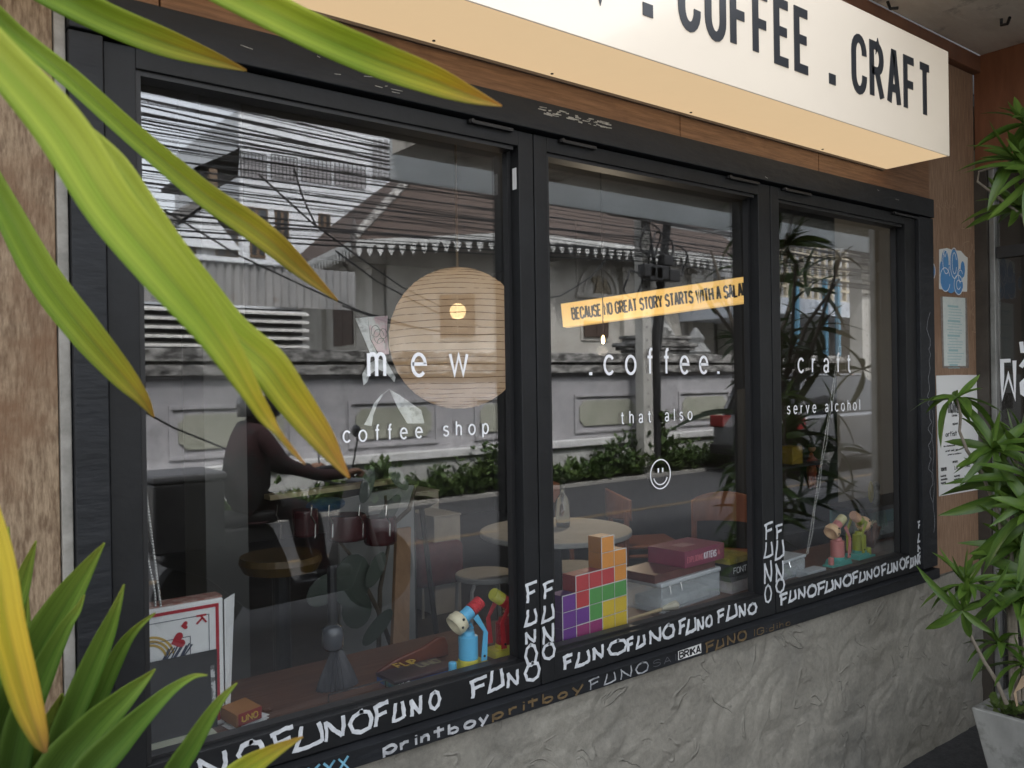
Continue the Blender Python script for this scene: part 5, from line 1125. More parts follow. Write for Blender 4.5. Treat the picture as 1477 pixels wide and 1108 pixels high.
tag(obj('cream_tray', MB().box(kx0, at(312, 1050, .09).x, .075, .13, ZL+.0005, ZL+.0175), mat('cream plastic', (.55, .56, .42), .4), bevel=.003), 'cream plastic strip tray under the black board', 'tray')

def label_text(text, o_, ex_, ez_, h, pen, m, parent, fit=None, name='lettering', gap=.2, jit=0.):
    q = MB(); n_ = Vector(ex_).cross(Vector(ez_)); strokes(q, text, o_, ex_, ez_, n_, h, pen, fit=fit, gap=gap, jitter=jit, d=.0004); return obj(name, q, m, parent)
def gbox(name, label, cat, c, sx_, sy_, sz_, rot, m, zb=ZL, lid=None):
    t = thing(name, label, cat, (c[0], c[1], zb)); e_ = Vector((math.cos(rot), math.sin(rot), 0))
    obj('box_body', MB().rbox((c[0], c[1], zb), e_, sx_, sy_, sz_*.6 if lid else sz_), m, t, bevel=.0015)
    if lid: obj('lid', MB().rbox((c[0], c[1], zb+sz_*.6), e_, sx_+.003, sy_+.003, sz_*.4), lid, t, bevel=.0015)
    f = Vector((e_.y, -e_.x, 0)); return t, e_, f, Vector((c[0], c[1], zb))-e_*sx_/2+f*(sy_/2+(.0015 if lid else 0)+.0003)
# small UNO card box with loose cards
uc = at(351, 1010, .14); t = thing('card_box', 'small open orange card box marked UNO with cards sliding out', 'box', (uc.x, .14, ZL))
e_ = Vector((.97, .24, 0)).normalized(); f_ = Vector((e_.y, -e_.x, 0))
obj('box_body', MB().rbox((uc.x-.008, .135, ZL+.012), e_, .062, .06, .028, (0, -.12, 1)), mat('orange brown card', (.3, .13, .04), .5), t, bevel=.001)
for k in range(3): obj('card', MB().rbox((uc.x+.004*k, .13+.004*k, ZL+.001+.0035*k), (math.cos(.15+.1*k), math.sin(.15+.1*k), 0), .082-.004*k, .055, .0012), m_card, t)
fo_ = Vector((uc.x-.008, .135, ZL+.012))+f_*.034
obj('printed_face', MB().prism([(-.029, 0), (.029, 0), (.029, .026), (-.029, .026)], fo_, e_, (Z-Y*.12*0).normalized(), f_, .0008), mat('dark red print', (.22, .02, .02), .4), t)
label_text('UNO', fo_-e_*.02+Z*.007+f_*.0012, e_, Z, .012, .0028, mat('yellow print', (.5, .32, .04)), t, fit=.038)
# brown leather tray
bt_ = thing('wooden_tray', 'dark red brown curved wooden tray lying behind the game box', 'tray', (at(600, 960, .3).x, .27, ZL))
P_ = [(545, 990), (552, 965), (575, 950), (610, 935), (632, 920), (643, 919), (647, 930), (648, 985)]
P_ = [(at(a, b, .22).x, at(a, b, .22).z) for a, b in P_]; P_[0] = (P_[0][0], ZL+.002); P_[-1] = (P_[-1][0], ZL+.002)
obj('tray_body', MB().prism(P_, (0, .22, 0), X, Z, Y, .015), mat('dark red wood', (.12, .03, .015), .3, (.16, .045, .022), 6), bt_, bevel=.005)
# UNO flip style box
t, e_, f_, o_ = gbox('game_box', 'flat dark card game box with green and blue edge lying by the toy', 'game box', (at(604, 985, .13).x-.005, .135, 0), .175, .085, .022, .02, mat('green blue print', (.04, .16, .05), .4, (.03, .1, .35), 6, contrast=(.45, .55)), lid=mat('dark printed lid', (.02, .012, .016), .3, (.05, .02, .03), 9))
label_text('UNO', o_+e_*.012+Z*.003, e_, Z, .011, .0022, m_whiteg, t, fit=.03); label_text('FLIP', o_+Z*.0225-f_*.08+e_*.06, e_, -f_, .03, .0055, mat('yellow print', (.25, .2, .05)), t, fit=.06)
label_text('UNO', o_+Z*.0225-f_*.045+e_*.105, e_, -f_, .028, .006, mat('cream print', (.25, .22, .14)), t, fit=.06)

# hammer toys
def hazy():
    m = bpy.data.materials.new('hazy clear plastic'); m.use_nodes = True; n = m.node_tree; p = n.nodes['Principled BSDF']; p.inputs['Base Color'].default_value = (.75, .8, .83, 1); p.inputs['Roughness'].default_value = .15
    t_ = n.nodes.new('ShaderNodeBsdfTransparent'); x_ = n.nodes.new('ShaderNodeMixShader'); x_.inputs[0].default_value = .28; n.links.new(t_.outputs[0], x_.inputs[1]); n.links.new(p.outputs[0], x_.inputs[2]); n.links.new(x_.outputs[0], n.nodes['Material Output'].inputs[0]); return m
m_hazy = hazy()
def toy(label, c, s, body, base, arm, bell, head, flip=1, tilt=0.):
    t = thing('hammer_toy', label, 'toy', (c[0], c[1], ZL)); x0, y0 = c
    def V(u, v, z): return Vector((x0+u*s*flip, y0+v*s, ZL+z*s))
    obj('base', MB().hexa([V(-.035, -.035, 0), V(.06, -.035, 0), V(.06, .04, 0), V(-.035, .04, 0), V(-.03, -.03, .022), V(.055, -.03, .022), V(.055, .035, .022), V(-.03, .035, .022)]).lathe([(.031*s, 0), (.031*s, .032*s)], V(0, 0, .002), 20), base, t, bevel=.002*s)
    obj('foot', MB().hexa([V(-.085, -.03, 0), V(-.0355, -.03, 0), V(-.0355, .02, 0), V(-.085, .02, 0), V(-.083, -.028, .008), V(-.0355, -.028, .008), V(-.0355, .018, .008), V(-.083, .018, .008)]), base, t, bevel=.0015*s)
    obj('button', MB().lathe([(.012*s, 0), (.012*s, .028*s), (.009*s, .031*s)], V(-.062, -.008, .0082), 14), arm, t, bevel=.001)
    obj('body', MB().lathe([(.029*s, 0), (.029*s, .066*s), (.02*s, .07*s), (.018*s, .082*s), (.006*s, .083*s)], V(0, 0, .034), 22), body, t, smooth=False, bevel=.0015*s)
    for sgn in (-1, 1):
        q = MB(); prev = None
        pts = [V(.03, .034*sgn, .035), V(.036, .034*sgn, .115), V(.002, .02*sgn, .16)]
        q.prism([( .02, 0), (.04, 0), (.045, .08), (.03, .09)], V(0, .034*sgn, .03), X*s*flip, Z*s, Y*sgn, .005*s)
        q.prism([(.03, .085), (.047, .078), (.01, .14), (-.006, .13)], V(0, .034*sgn, .03), X*s*flip, Z*s, Y*sgn, .005*s)
        obj('arm', q, arm, t, bevel=.0012*s)
    obj('pivot', MB().lathe([(.004*s, 0), (.004*s, .002*s)], V(.029, -.0405, .045), 8, (0, -1, 0)), m_gasket, t)
    ax = Vector((flip*.86, 0, .5+tilt)).normalized(); hc = V(-.003, 0, .165)
    obj('collar', MB().lathe([(.019*s, -.016*s), (.02*s, -.014*s), (.02*s, .014*s), (.017*s, .016*s)], hc, 18, ax), arm, t)
    pr = [(.014*s, .016*s)]
    for k in range(5): pr += [(.021*s, (.019+k*.008)*s), (.0175*s, (.0225+k*.008)*s)]
    pr += [(.019*s, .058*s)]
    obj('bellows', MB().lathe(pr, hc, 18, ax), bell, t)
    hd = obj('head', MB().lathe([(.018*s, -.016*s), (.03*s, -.022*s), (.034*s, -.04*s), (.031*s, -.055*s), (.027*s, -.056*s), (.024*s, -.05*s), (.002*s, -.03*s)], hc, 22, ax), head, t, smooth=True)
    up_ = Vector((-ax.z*flip, 0, ax.x*flip))
    for (al, sd_) in ((-.03, .4), (-.045, -.1)):
        n_ = (-Y*math.cos(sd_)+up_*math.sin(sd_)); obj('eye', MB().ball(hc+ax*al*s+n_*.0325*s, .0042*s, 8, 5), m_gasket, hd)
    obj('hair', MB().lathe([(.02*s, -.021*s), (.029*s, -.0235*s), (.0335*s, -.034*s)], hc+up_*.0012*s, 18, ax, 1, 1), mat('brown brow', (.1, .06, .03)), hd) if False else None
    q = MB()
    hx = [V(-.004+.010*math.cos(i*.8), .010*math.sin(i*.8), .117+.0016*i) for i in range(22)]
    q.tube(hx, .0011*s, 5); obj('spring', q, mch, t)
    return t
def pm(name, c, r_=.32): return mat(name, c, r_)
fl = pm('cream plastic head', (.8, .72, .5)); fl2 = pm('peach plastic head', (.85, .55, .3))
toy('blue hammer toy with red bellows and cream head on a yellow base', (at(676, 950, .095).x, .096), .87, pm('sky blue plastic', (.12, .5, .8)), pm('yellow plastic', (.7, .62, .08)), pm('sky blue plastic', (.12, .5, .8)), pm('red plastic', (.6, .03, .04)), fl)
toy('red hammer toy with yellow bellows half hidden by the window post', (at(728, 930, .14).x, .14), .85, pm('deep red plastic', (.4, .02, .03)), pm('yellow plastic', (.7, .6, .08)), pm('red plastic', (.5, .03, .05)), pm('lime plastic', (.6, .58, .06)), fl, -1, .1)
toy('pink hammer toy with a peach head biting down, left of the fish tank', (at(1208, 810, .15).x, .15), .92, pm('pink plastic', (.62, .22, .2)), pm('teal plastic', (.1, .42, .36)), pm('pink plastic', (.62, .22, .2)), pm('pale yellow plastic', (.6, .55, .28)), fl2)
toy('lime green hammer toy on a teal base with a peach head', (at(1243, 805, .15).x, .16), .92, pm('lime green plastic', (.38, .42, .03)), pm('teal plastic', (.1, .42, .36)), pm('lime green plastic', (.38, .42, .03)), pm('peach plastic', (.6, .35, .22)), fl2, -1)

# stacked block lamp
bl_x = at(811, 900, .075).x; bs_ = (at(902, 880, .11).x-bl_x)/5; bb = thing('block_lamp', 'lamp of stacked coloured square blocks in purple, red, green, orange and yellow', 'lamp', (bl_x+.12, .1, ZL))
def poly_block(cells, name, col, dep, dy=0.):
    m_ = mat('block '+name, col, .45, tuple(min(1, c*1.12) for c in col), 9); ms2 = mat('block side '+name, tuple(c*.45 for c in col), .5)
    q = MB(); dirx = Vector((1, .1, 0)).normalized()
    o_ = Vector((bl_x, .075+dy, ZL+.002)); bs2_ = .0465; nf = Vector((-.1, 1, 0)).normalized()
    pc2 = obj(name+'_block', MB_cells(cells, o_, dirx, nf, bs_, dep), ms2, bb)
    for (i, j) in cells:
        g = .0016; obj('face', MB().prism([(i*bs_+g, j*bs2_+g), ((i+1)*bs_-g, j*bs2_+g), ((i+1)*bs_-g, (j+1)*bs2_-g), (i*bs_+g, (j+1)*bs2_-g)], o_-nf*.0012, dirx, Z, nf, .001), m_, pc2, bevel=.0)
    E_ = []
    for (i, j) in cells:
        for (a, b, c2, d2, ni, nj) in ((0, 0, 1, 0, 0, -1), (1, 0, 1, 1, 1, 0), (1, 1, 0, 1, 0, 1), (0, 1, 0, 0, -1, 0)):
            if (i+ni, j+nj) not in cells: E_.append(((i+a)*bs_, (j+b)*bs2_, (i+c2)*bs_, (j+d2)*bs2_))
    q = MB()
    for k, (a, b, c2, d2) in enumerate(E_): 
        ins = .0014; q.ribbon([(a, b), (c2, d2)], .0026, o_-nf*.0014, dirx, Z, -nf, .0006+.00001*k)
    for (i, j) in cells:
        q.ribbon([(i*bs_, j*bs2_), ((i+1)*bs_, j*bs2_)], .0013, o_-nf*.0013, dirx, Z, -nf, .0004); q.ribbon([(i*bs_, j*bs2_), (i*bs_, (j+1)*bs2_)], .0013, o_-nf*.0013, dirx, Z, -nf, .00041)
    obj('white_edge', q, mat('white block edge', (.72, .7, .68), .5), pc2)
def MB_cells(cells, o_, dx, nf, s, dep):
    q = MB(); g = .0006
    for (i, j) in cells:
        c = [o_+dx*(i*s+a)+Z*(j*.0465+b) for a, b in ((g, g), (s-g, g), (s-g, .0465-g), (g, .0465-g))]; q.hexa([c[0], c[1], c[1]+nf*dep, c[0]+nf*dep, c[3], c[2], c[2]+nf*dep, c[3]+nf*dep])
    return q
DP = .05
poly_block([(0, 0), (0, 1), (0, 2), (1, 1)], 'purple', (.16, .035, .28), DP)
poly_block([(1, 0), (2, 0)], 'magenta', (.34, .035, .17), DP)
poly_block([(1, 2), (1, 3), (2, 3), (3, 3)], 'red', (.55, .045, .05), DP)
poly_block([(2, 1), (2, 2), (3, 2), (4, 2)], 'green', (.09, .33, .07), DP)
poly_block([(3, 0), (4, 0), (3, 1), (4, 1)], 'yellow', (.72, .5, .03), DP)
poly_block([(3, 4), (3, 5), (4, 4), (4, 3)], 'orange', (.78, .3, .04), DP)

# plastic boxes and board games
m_clr = mat('clear plastic', (.72, .76, .78), .18, thin=0, trans=.75); m_clrl = mat('milky plastic', (.5, .53, .55), .3, (.58, .6, .62), 20)
def tub(label, cx, cy_, sx_, sy_, sz_, rot=.1):
    t = thing('plastic_box', label, 'box', (cx, cy_, ZL)); e_ = Vector((math.cos(rot), math.sin(rot), 0)); f = Vector((-e_.y, e_.x, 0)); c = Vector((cx, cy_, ZL))
    q = MB(); t_ = .002
    for s_ in (-1, 1):
        q.rbox(c+e_*s_*(sx_/2-t_), e_, t_*2, sy_, sz_*.84); q.rbox(c+f*s_*(sy_/2-t_), e_, sx_-t_*4.4, t_*2, sz_*.84)
    q.rbox(c+Z*.0005, e_, sx_-.01, sy_-.01, .002); obj('tub', q, m_hazy, t, bevel=.0008)
    obj('lid', MB().rbox(c+Z*sz_*.845, e_, sx_+.008, sy_+.008, sz_*.155), m_clrl, t, bevel=.004)
    obj('contents', MB().rbox(c+Z*.003, e_, sx_*.8, sy_*.8, sz_*.35), mat('pale papers', (.45, .46, .44), .8, (.3, .3, .28), 20), t, bevel=.006)
    for s_ in (-1, 1): obj('clip', MB().tube([c+e_*s_*.03-e_*(sx_/2+.006)*0-f*(sy_/2+.004)+Z*sz_*.9-e_*sx_*.3, c-f*(sy_/2+.01)+e_*s_*.03-e_*sx_*.3+Z*sz_*.62], .0025, 6), mch, t)
    return t
k0, k1 = at(948, 872, .13), at(1044, 850, .13); kz = at(1040, 822, .13).z
tub('clear plastic box with a milky lid beneath the maroon game box', (k0.x+k1.x)/2, .21, k1.x-k0.x, .15, kz-ZL+.005)
zt1 = kz+.0055
t, e_, f_, o_ = gbox('game_box', 'thin dark game box with a grey label under the maroon one', 'game box', ((k0.x+k1.x)/2-.02, .21, 0), k1.x-k0.x+.01, .14, at(1040, 808, .13).z-zt1, .1, mat('brown game box', (.09, .035, .03), .4, (.16, .06, .05), 9), zb=zt1)
zt2 = at(1040, 808, .13).z+.0008; mx0, mx1 = at(986, 835, .13).x, at(1046, 810, .13).x; mh = at(1044, 794, .13).z-at(1044, 817, .13).z
t, e_, f_, o_ = gbox('game_box', 'maroon board game box reading EXPLODING KITTENS on top of the pile', 'game box', (mx1-.11, .205, 0), .225, .15, mh, .08, mat('maroon box print', (.2, .035, .07), .35, (.24, .045, .085), 5), zb=zt2)
label_text('EXPLODING', o_+e_*.014+Z*mh*.3, e_, Z, mh*.34, .0019, mat('pink print', (.6, .16, .2)), t, fit=.085, gap=.3); label_text('KITTENS', o_+e_*.107+Z*mh*.3, e_, Z, mh*.38, .0026, m_whiteg, t, fit=.068, gap=.32)
label_text('A', o_+e_*.185+Z*mh*.35, e_, Z, mh*.25, .004, mat('pink print', (.5, .12, .16)), t, fit=.012)
label_text('PARTY PACK', o_+Z*(mh+.0004)-f_*.1+e_*.05, e_, -f_, .03, .004, mat('pale pink print', (.4, .2, .22)), t, fit=.1) if False else None
q = MB(); q.prism([(.06, .05), (.13, .05), (.13, .1), (.06, .1)], o_+Z*(mh+.0002), e_, -f_, Z, .0003); obj('printed_patch', q, mat('pale pink print', (.34, .16, .17), .4), t)
# second pile
g1 = at(1066, 850, .13)
def pile(y0, items, cx, cy_):
    z_ = y0
    for lab, h, m_, lid, txt, w_ in items:
        t, e_, f_, o_ = gbox('game_box', lab, 'game box', (cx, cy_, 0), w_, .13, h, .08, m_, zb=z_, lid=lid)
        if txt: label_text(txt, o_+e_*.02+Z*h*.25, e_, Z, h*.45, .0028, m_whiteg, t, fit=w_*.55, gap=.12)
        z_ += h+.0008
pile(ZL, [('white boxed game at the bottom of the right hand pile', .04, mat('white game box', (.5, .48, .48), .5, (.35, .3, .3), 20), None, None, .13), ('grey flat game box, second from the bottom of the pile', .016, mat('grey game box', (.1, .1, .1), .5), None, None, .14),
          ('black game box with white lettering in the right hand pile', .042, mat('black game box', (.02, .02, .022), .4), None, 'FONT', .145), ('yellow and olive topped game box on top of the pile', .02, mat('olive game box', (.2, .17, .04), .5, (.4, .3, .05), 14), None, None, .15)], g1.x+.02, .2)
# wooden fan lying on the sill
fs = at(905, 893, .1); fe = at(965, 872, .12); t = thing('folded_fan', 'folded cream paper fan lying on the sill right of the block lamp', 'fan', fs)
obj('sticks', MB().tube([(fs.x, .13, ZL+.008), (fe.x-.03, .125, ZL+.014)], [.003, .006], 6), mat('bamboo', (.45, .35, .2), .6), t)
obj('folded_paper', MB().tube([(fe.x-.03, .125, ZL+.016), (fe.x+.03, .12, ZL+.018), (fe.x+.035, .12, ZL+.018)], [.007, .015, .013], 8), mat('cream paper', (.5, .46, .36), .7), t)
# right pane: clear drawers
c0, c1_ = at(1122, 836, .14), at(1160, 822, .14)
tub('clear plastic box in the corner of the rightmost pane', c1_.x-.1, .2, .2, .14, .075)
t, e_, f_, o_ = gbox('plastic_box', 'low white lidded plastic box in front of the clear one', 'box', (c1_.x+.005, .115, 0), .13, .05, .022, .05, m_clrl)
# fish tank, figure and coral piece
ta, tb2 = at(1230, 733, .36), at(1305, 733, .36)
tk = thing('fish_tank', 'small glass tank with painted blue backdrop on the counter by the grey wall', 'fish tank', ((ta.x+tb2.x)/2+.1, .38, ZL))
obj('frame', MB().box(ta.x, tb2.x+.25, .30, .5, ta.z-.02, ta.z).box(ta.x, tb2.x+.25, .3, .5, ZL, ZL+.02).box(ta.x, ta.x+.012, .3, .312, ZL+.02, ta.z-.02), m_gasket, tk, bevel=.002)
obj('backdrop', MB().box(ta.x+.01, tb2.x+.24, .47, .48, ZL+.02, ta.z-.02), mat('painted blue backdrop', (.06, .16, .2), .5, (.14, .26, .2), 5), tk)
obj('glass', MB().box(ta.x+.013, tb2.x+.24, .303, .306, ZL+.02, ta.z-.02), glass_mat('tank glass', .05, (.8, .9, .9)), tk)
q = MB(); rr = random.Random(4)
for k in range(12): q.lathe([(.02, 0), (.012, .05), (.002, .06+.05*rr.random())], (ta.x+.05+rr.random()*.4, .36+rr.random()*.08, ZL+.02), 6)
obj('tank_plants', q, mat('tank greens', (.06, .16, .06), .6, (.4, .4, .35), 8), tk)
fg = at(1262, 728, .36); t = thing('figurine', 'small yellow and white figure standing on top of the fish tank', 'figurine', (fg.x, .36, ta.z))
obj('body', MB().lathe([(.016, 0), (.018, .03), (.012, .06), (.016, .07), (.018, .085), (.01, .1)], (fg.x+.012, .36, ta.z), 12), mat('grey figure paint', (.3, .3, .28), .5, (.06, .06, .06), 12), t)
obj('wing', MB().ball((fg.x-.015, .37, ta.z+.055), .03, sc=(.5, .4, 1.7)), mat('olive yellow', (.32, .27, .03), .5), t)
cr = at(1262, 800, .22); t = thing('coral_ornament', 'branching brown ornament with a cream tuft behind the hammer toys', 'ornament', (cr.x, .24, ZL))
q = MB(); 
for k in range(7): a = k*.9; q.tube([(cr.x, .24, ZL), (cr.x+.03*math.cos(a), .24+.02*math.sin(a), ZL+.05), (cr.x+.05*math.cos(a), .24+.03*math.sin(a), ZL+.09+.01*(k % 3))], [.014, .011, .008], 7)
obj('branches', q, mat('rust brown coral', (.14, .05, .03), .7, (.2, .08, .05), 9), t, smooth=True)
q = MB()
for k in range(14): a = k*.45; q.tube([(cr.x-.01, .24, ZL+.085), (cr.x-.01+.035*math.cos(a), .24+.03*math.sin(a), ZL+.115)], [.006, .002], 5)
obj('cream_tuft', q, mat('cream tuft', (.5, .46, .3), .8), t)
# wire stand, globe and tassel left
wt = at(480, 985, .2); t = thing('tassel', 'grey pleated tassel under a glass globe on a dark wire stand', 'ornament', (wt.x, .2, ZL))
pr = []
q = MB(); n_ = 44
for h, r_ in ((0, .045), (.03, .036), (.07, .02), (.09, .012)):
    for j in range(n_): a = 2*math.pi*j/n_; rr_ = r_*(1+(.12 if j % 2 else -.12)); q.v.append(Vector((wt.x+.012+rr_*math.cos(a)*1.1, .2+rr_*math.sin(a)*.6, ZL+.002+h)))
for i in range(3):
    for j in range(n_): q.f.append((i*n_+j, i*n_+(j+1) % n_, (i+1)*n_+(j+1) % n_, (i+1)*n_+j))
obj('tassel_skirt', q, mat('grey silk', (.02, .021, .026), .5, (.05, .05, .058), 12, (8, 8, .5)), t)
obj('globe', MB().lathe([(.018, 0), (.026, .01), (.027, .04), (.024, .055), (.012, .062)], (wt.x+.002, .2, ZL+.094), 18), mat('smoky glass', (.06, .065, .075), .08, coat=.5), t, smooth=True)
obj('neck', MB().tube([(wt.x+.002, .2, ZL+.155), (wt.x+.002, .2, ZL+.3)], .012, 8), m_gasket, t)
obj('wire_frame', MB().tube([(wt.x-.05, .12, ZL+.003), (wt.x-.05, .12, ZL+.02), (wt.x+.1, .12, ZL+.02), (wt.x+.1, .12, ZL+.003)], .002, 6), m_gasket, t)
# shelf with toys in the dark (right pane)
c = at(1120, 770, 1.6); d_ = at(1200, 770, 1.6)
sh2 = thing('toy_shelf', 'dark open shelf at the back of the rightmost pane', 'shelf', ((c.x+d_.x)/2, 1.7, 0))
for py_ in (668, 712, 760): z_ = at(1160, py_, 1.6).z; obj('shelf_board', MB().box(c.x-.05, d_.x, 1.55, 1.85, z_-.015, z_), mat('black shelf', (.03, .03, .03), .5), sh2)
for x_ in (c.x-.06, d_.x+.0): obj('side_panel', MB().box(x_, x_+.02, 1.55, 1.85, 0, at(1160, 560, 1.6).z), MATS['black shelf'], sh2)
y1 = at(1147, 650, 1.6); z_ = at(1160, 668, 1.6).z
tag(obj('yellow_cube', MB().box(y1.x-.06, y1.x+.06, 1.58, 1.7, z_+.0005, z_+.12), mat('mustard cube', (.4, .26, .03), .5), bevel=.008), 'mustard yellow cube on the upper shelf of the toys', 'cube')
of = at(1182, 690, 1.6); z_ = at(1160, 712, 1.6).z
t = thing('figurine', 'orange toy figure standing on the middle shelf', 'figurine', (of.x, 1.66, z_)); mo = mat('orange toy paint', (.4, .09, .03), .5)
fp = [(of.x, 1.66, z_+.14), (of.x, 1.66, z_+.2), (of.x, 1.66, z_+.24), (of.x, 1.66, z_+.265), (of.x-.05, 1.65, z_+.2), (of.x-.05, 1.63, z_+.15), (of.x+.05, 1.65, z_+.2), (of.x+.06, 1.63, z_+.15), (of.x-.02, 1.66, z_+.08), (of.x-.025, 1.66, z_+.01), (of.x+.02, 1.66, z_+.08), (of.x+.03, 1.66, z_+.01)]
skin_person(fp, [(0, 1), (1, 2), (2, 3), (1, 4), (4, 5), (1, 6), (6, 7), (0, 8), (8, 9), (0, 10), (10, 11)], [.03, .035, .014, .014, .016, .013, .016, .013, .022, .016, .022, .016], mo, t, 'body', 1)
obj('head', MB().ball((of.x, 1.655, z_+.29), .026), mat('peach plastic', (.6, .35, .22)), t, smooth=True); obj('hair', MB().lathe([(.03, 0), (.034, .01), (.02, .045), (.003, .07)], (of.x, 1.66, z_+.3), 10), m_gasket, t)

# ================================================================ PLANTS OUTSIDE
m_cpot = mat('cast concrete planter', (.2, .2, .19), .8, (.33, .33, .31), 4, (1, 1, .6), bump=.5, spots=((.1, .1, .09), 6, .52, .68))
zr = .35; pr0 = atz(1400, 1020, zr)
pt = thing('planter', 'square tapered concrete planter by the entrance', 'planter', (pr0.x+.3, pr0.y-.3, 0))
cx, cy_ = pr0.x+.3, pr0.y-.3; hw = .3; hb = .24
def ring(h, z_): return [(cx-h, cy_-h, z_), (cx+h, cy_-h, z_), (cx+h, cy_+h, z_), (cx-h, cy_+h, z_)]
q = MB(); rings = [ring(hb, 0), ring(hw, zr), ring(hw-.025, zr), ring(hw-.04, zr-.06)]
for r_ in rings: q.v += [Vector(p) for p in r_]
for i in range(3):
    for j in range(4): q.f.append((i*4+j, i*4+(j+1) % 4, (i+1)*4+(j+1) % 4, (i+1)*4+j))
q.f.append((3, 2, 1, 0)); obj('pot', q, m_cpot, pt, bevel=.006)
obj('soil', MB().box(cx-hw+.045, cx+hw-.045, cy_-hw+.045, cy_+hw-.045, zr-.09, zr-.055), mat('dark soil', (.03, .022, .016), .95, bump=.6, bscale=60), pt)
m_dlr = mat('dracaena leaf', (.045, .105, .018), .38, (.12, .2, .03), 9, (1, 8, 1), thin=.3)
LM = [leaf_mesh('leaf', .15, .034, .35), leaf_mesh('leaf', .17, .036, .55), leaf_mesh('leaf', .13, .031, .15), leaf_mesh('leaf', .18, .034, .8), leaf_mesh('leaf', .16, .028, -.25)]
for me in LM: me.materials.append(m_dlr)
rp_ = random.Random(21)
dr = thing('dracaena', 'dracaena with whorls of long green leaves growing from the concrete planter', 'plant', (cx, cy_, zr-.06))
m_stem = mat('grey plant stem', (.17, .14, .11), .8, (.24, .21, .17), 30, bump=.3)
cl = [((1380, 574), 3.0, 13, .95, (0, 0, 1), (-.25, .5)), ((1432, 648), 3.0, 18, 1.1, (-.4, -.4, .6), (-.3, 1.2)), ((1472, 648), 3.05, 22, 1.15, (.2, -.3, .8), (-.3, 1.2)), ((1458, 712), 3.0, 17, 1.15, (-.3, -.5, .4), (-.5, 1.1)), ((1486, 700), 2.9, 20, 1.2, (.1, -.5, .6), (-.4, 1.1)),
      ((1470, 790), 2.95, 20, 1.1, (-.3, -.4, .5), (-.5, 1.0)), ((1466, 232), 3.0, 20, 1.05, (-.2, -.3, .8), (-.3, 1.2)), ((1472, 300), 3.05, 18, 1.0, (-.4, -.3, .5), (-.4, 1.0)), ((1478, 180), 2.95, 14, .9, (0, -.2, 1), (0, 1.3)),
      ((1490, 740), 2.85, 20, 1.2, (-.4, -.3, .5), (-.5, 1.1)), ((1500, 840), 2.85, 20, 1.2, (-.4, -.3, .5), (-.5, 1.1)), ((1495, 250), 2.9, 20, 1.2, (-.4, -.3, .5), (-.5, 1.1)), ((1394, 845), 2.85, 20, .92, (-.2, -.1, 1), (-.3, 1.4)), ((1388, 880), 2.8, 9, .9, (-.5, -.2, -.3), (-.2, .8)), ((1462, 870), 2.9, 20, 1.05, (.1, -.3, .9), (-.2, 1.3)), ((1440, 930), 2.9, 14, .85, (0, 0, 1), (-.1, 1.3)), ((1480, 960), 2.8, 12, .95, (0, 0, 1), (-.3, 1.2))]
for (pp, t_, n_, s_, ax, elr) in cl: rosette(dr, atd(pp[0], pp[1], t_), n_, s_, rp_, Vector(ax), elr)
def pstem(pts, r_): obj('stem', MB().tube([atd(a, b, t_) for a, b, t_ in pts], r_, 7), m_stem, dr)
pstem([(1380, 576, 3.0), (1386, 600, 3.0), (1384, 622, 3.0), (1395, 650, 3.0), (1415, 680, 3.02), (1440, 740, 3.0), (1455, 830, 2.95), (1462, 1010, 2.85)], [.004, .005, .005, .006, .006, .008, .01, .012])
pstem([(1450, 712, 3.0), (1458, 800, 2.95), (1468, 1012, 2.85)], [.006, .009, .012]); pstem([(1462, 640, 3.05), (1480, 760, 3.0), (1478, 1010, 2.85)], [.006, .008, .012])
pstem([(1394, 850, 2.85), (1390, 895, 2.85), (1404, 925, 2.85), (1420, 955, 2.85), (1436, 980, 2.85), (1452, 1015, 2.85)], [.004, .005, .006, .006, .007, .008])
pstem([(1388, 880, 2.8), (1390, 895, 2.84)], [.003, .004])
pstem([(1466, 232, 3.0), (1440, 240, 3.02), (1412, 248, 3.05), (1410, 262, 3.05), (1440, 285, 3.04), (1485, 320, 3.0)], [.003, .004, .004, .004, .005, .006])
pstem([(1472, 300, 3.05), (1500, 400, 3.0), (1510, 700, 2.95), (1490, 1010, 2.85)], [.005, .008, .012, .014])
gw = MB(); rg = random.Random(8)
for _ in range(70):
    u = rg.uniform(-.26, .1); v = rg.uniform(-.24, .26); weed(gw, cx+u, cy_+v, zr-.05+rg.random()*.06, .055, rg, 6)
for _ in range(14): weed(gw, cx-hw+.03+rg.random()*.04, cy_+hw-.04-rg.random()*.2, zr+rg.uniform(.0, .05), .04, rg, 6)
tag(obj('ground_cover', gw, mat('small plant leaves', (.06, .12, .02), .6, (.16, .2, .06), 9, thin=.3)), 'small leafy ground cover spilling over the planter rim', 'ground cover', kind='stuff')
dl = atd(1462, 1000, 2.82)
tag(obj('dead_leaf', MB().quad(dl, dl+Vector((.04, -.01, .05)), dl+Vector((.1, -.02, .055)), dl+Vector((.06, -.01, .01))).quad(dl, dl+Vector((.02, 0, -.05)), dl+Vector((.035, 0, -.05)), dl+Vector((.02, 0, 0))), mat('dry leaf', (.5, .36, .24), .8)), 'dry curled tan leaf among the plants in the planter', 'dead leaf')

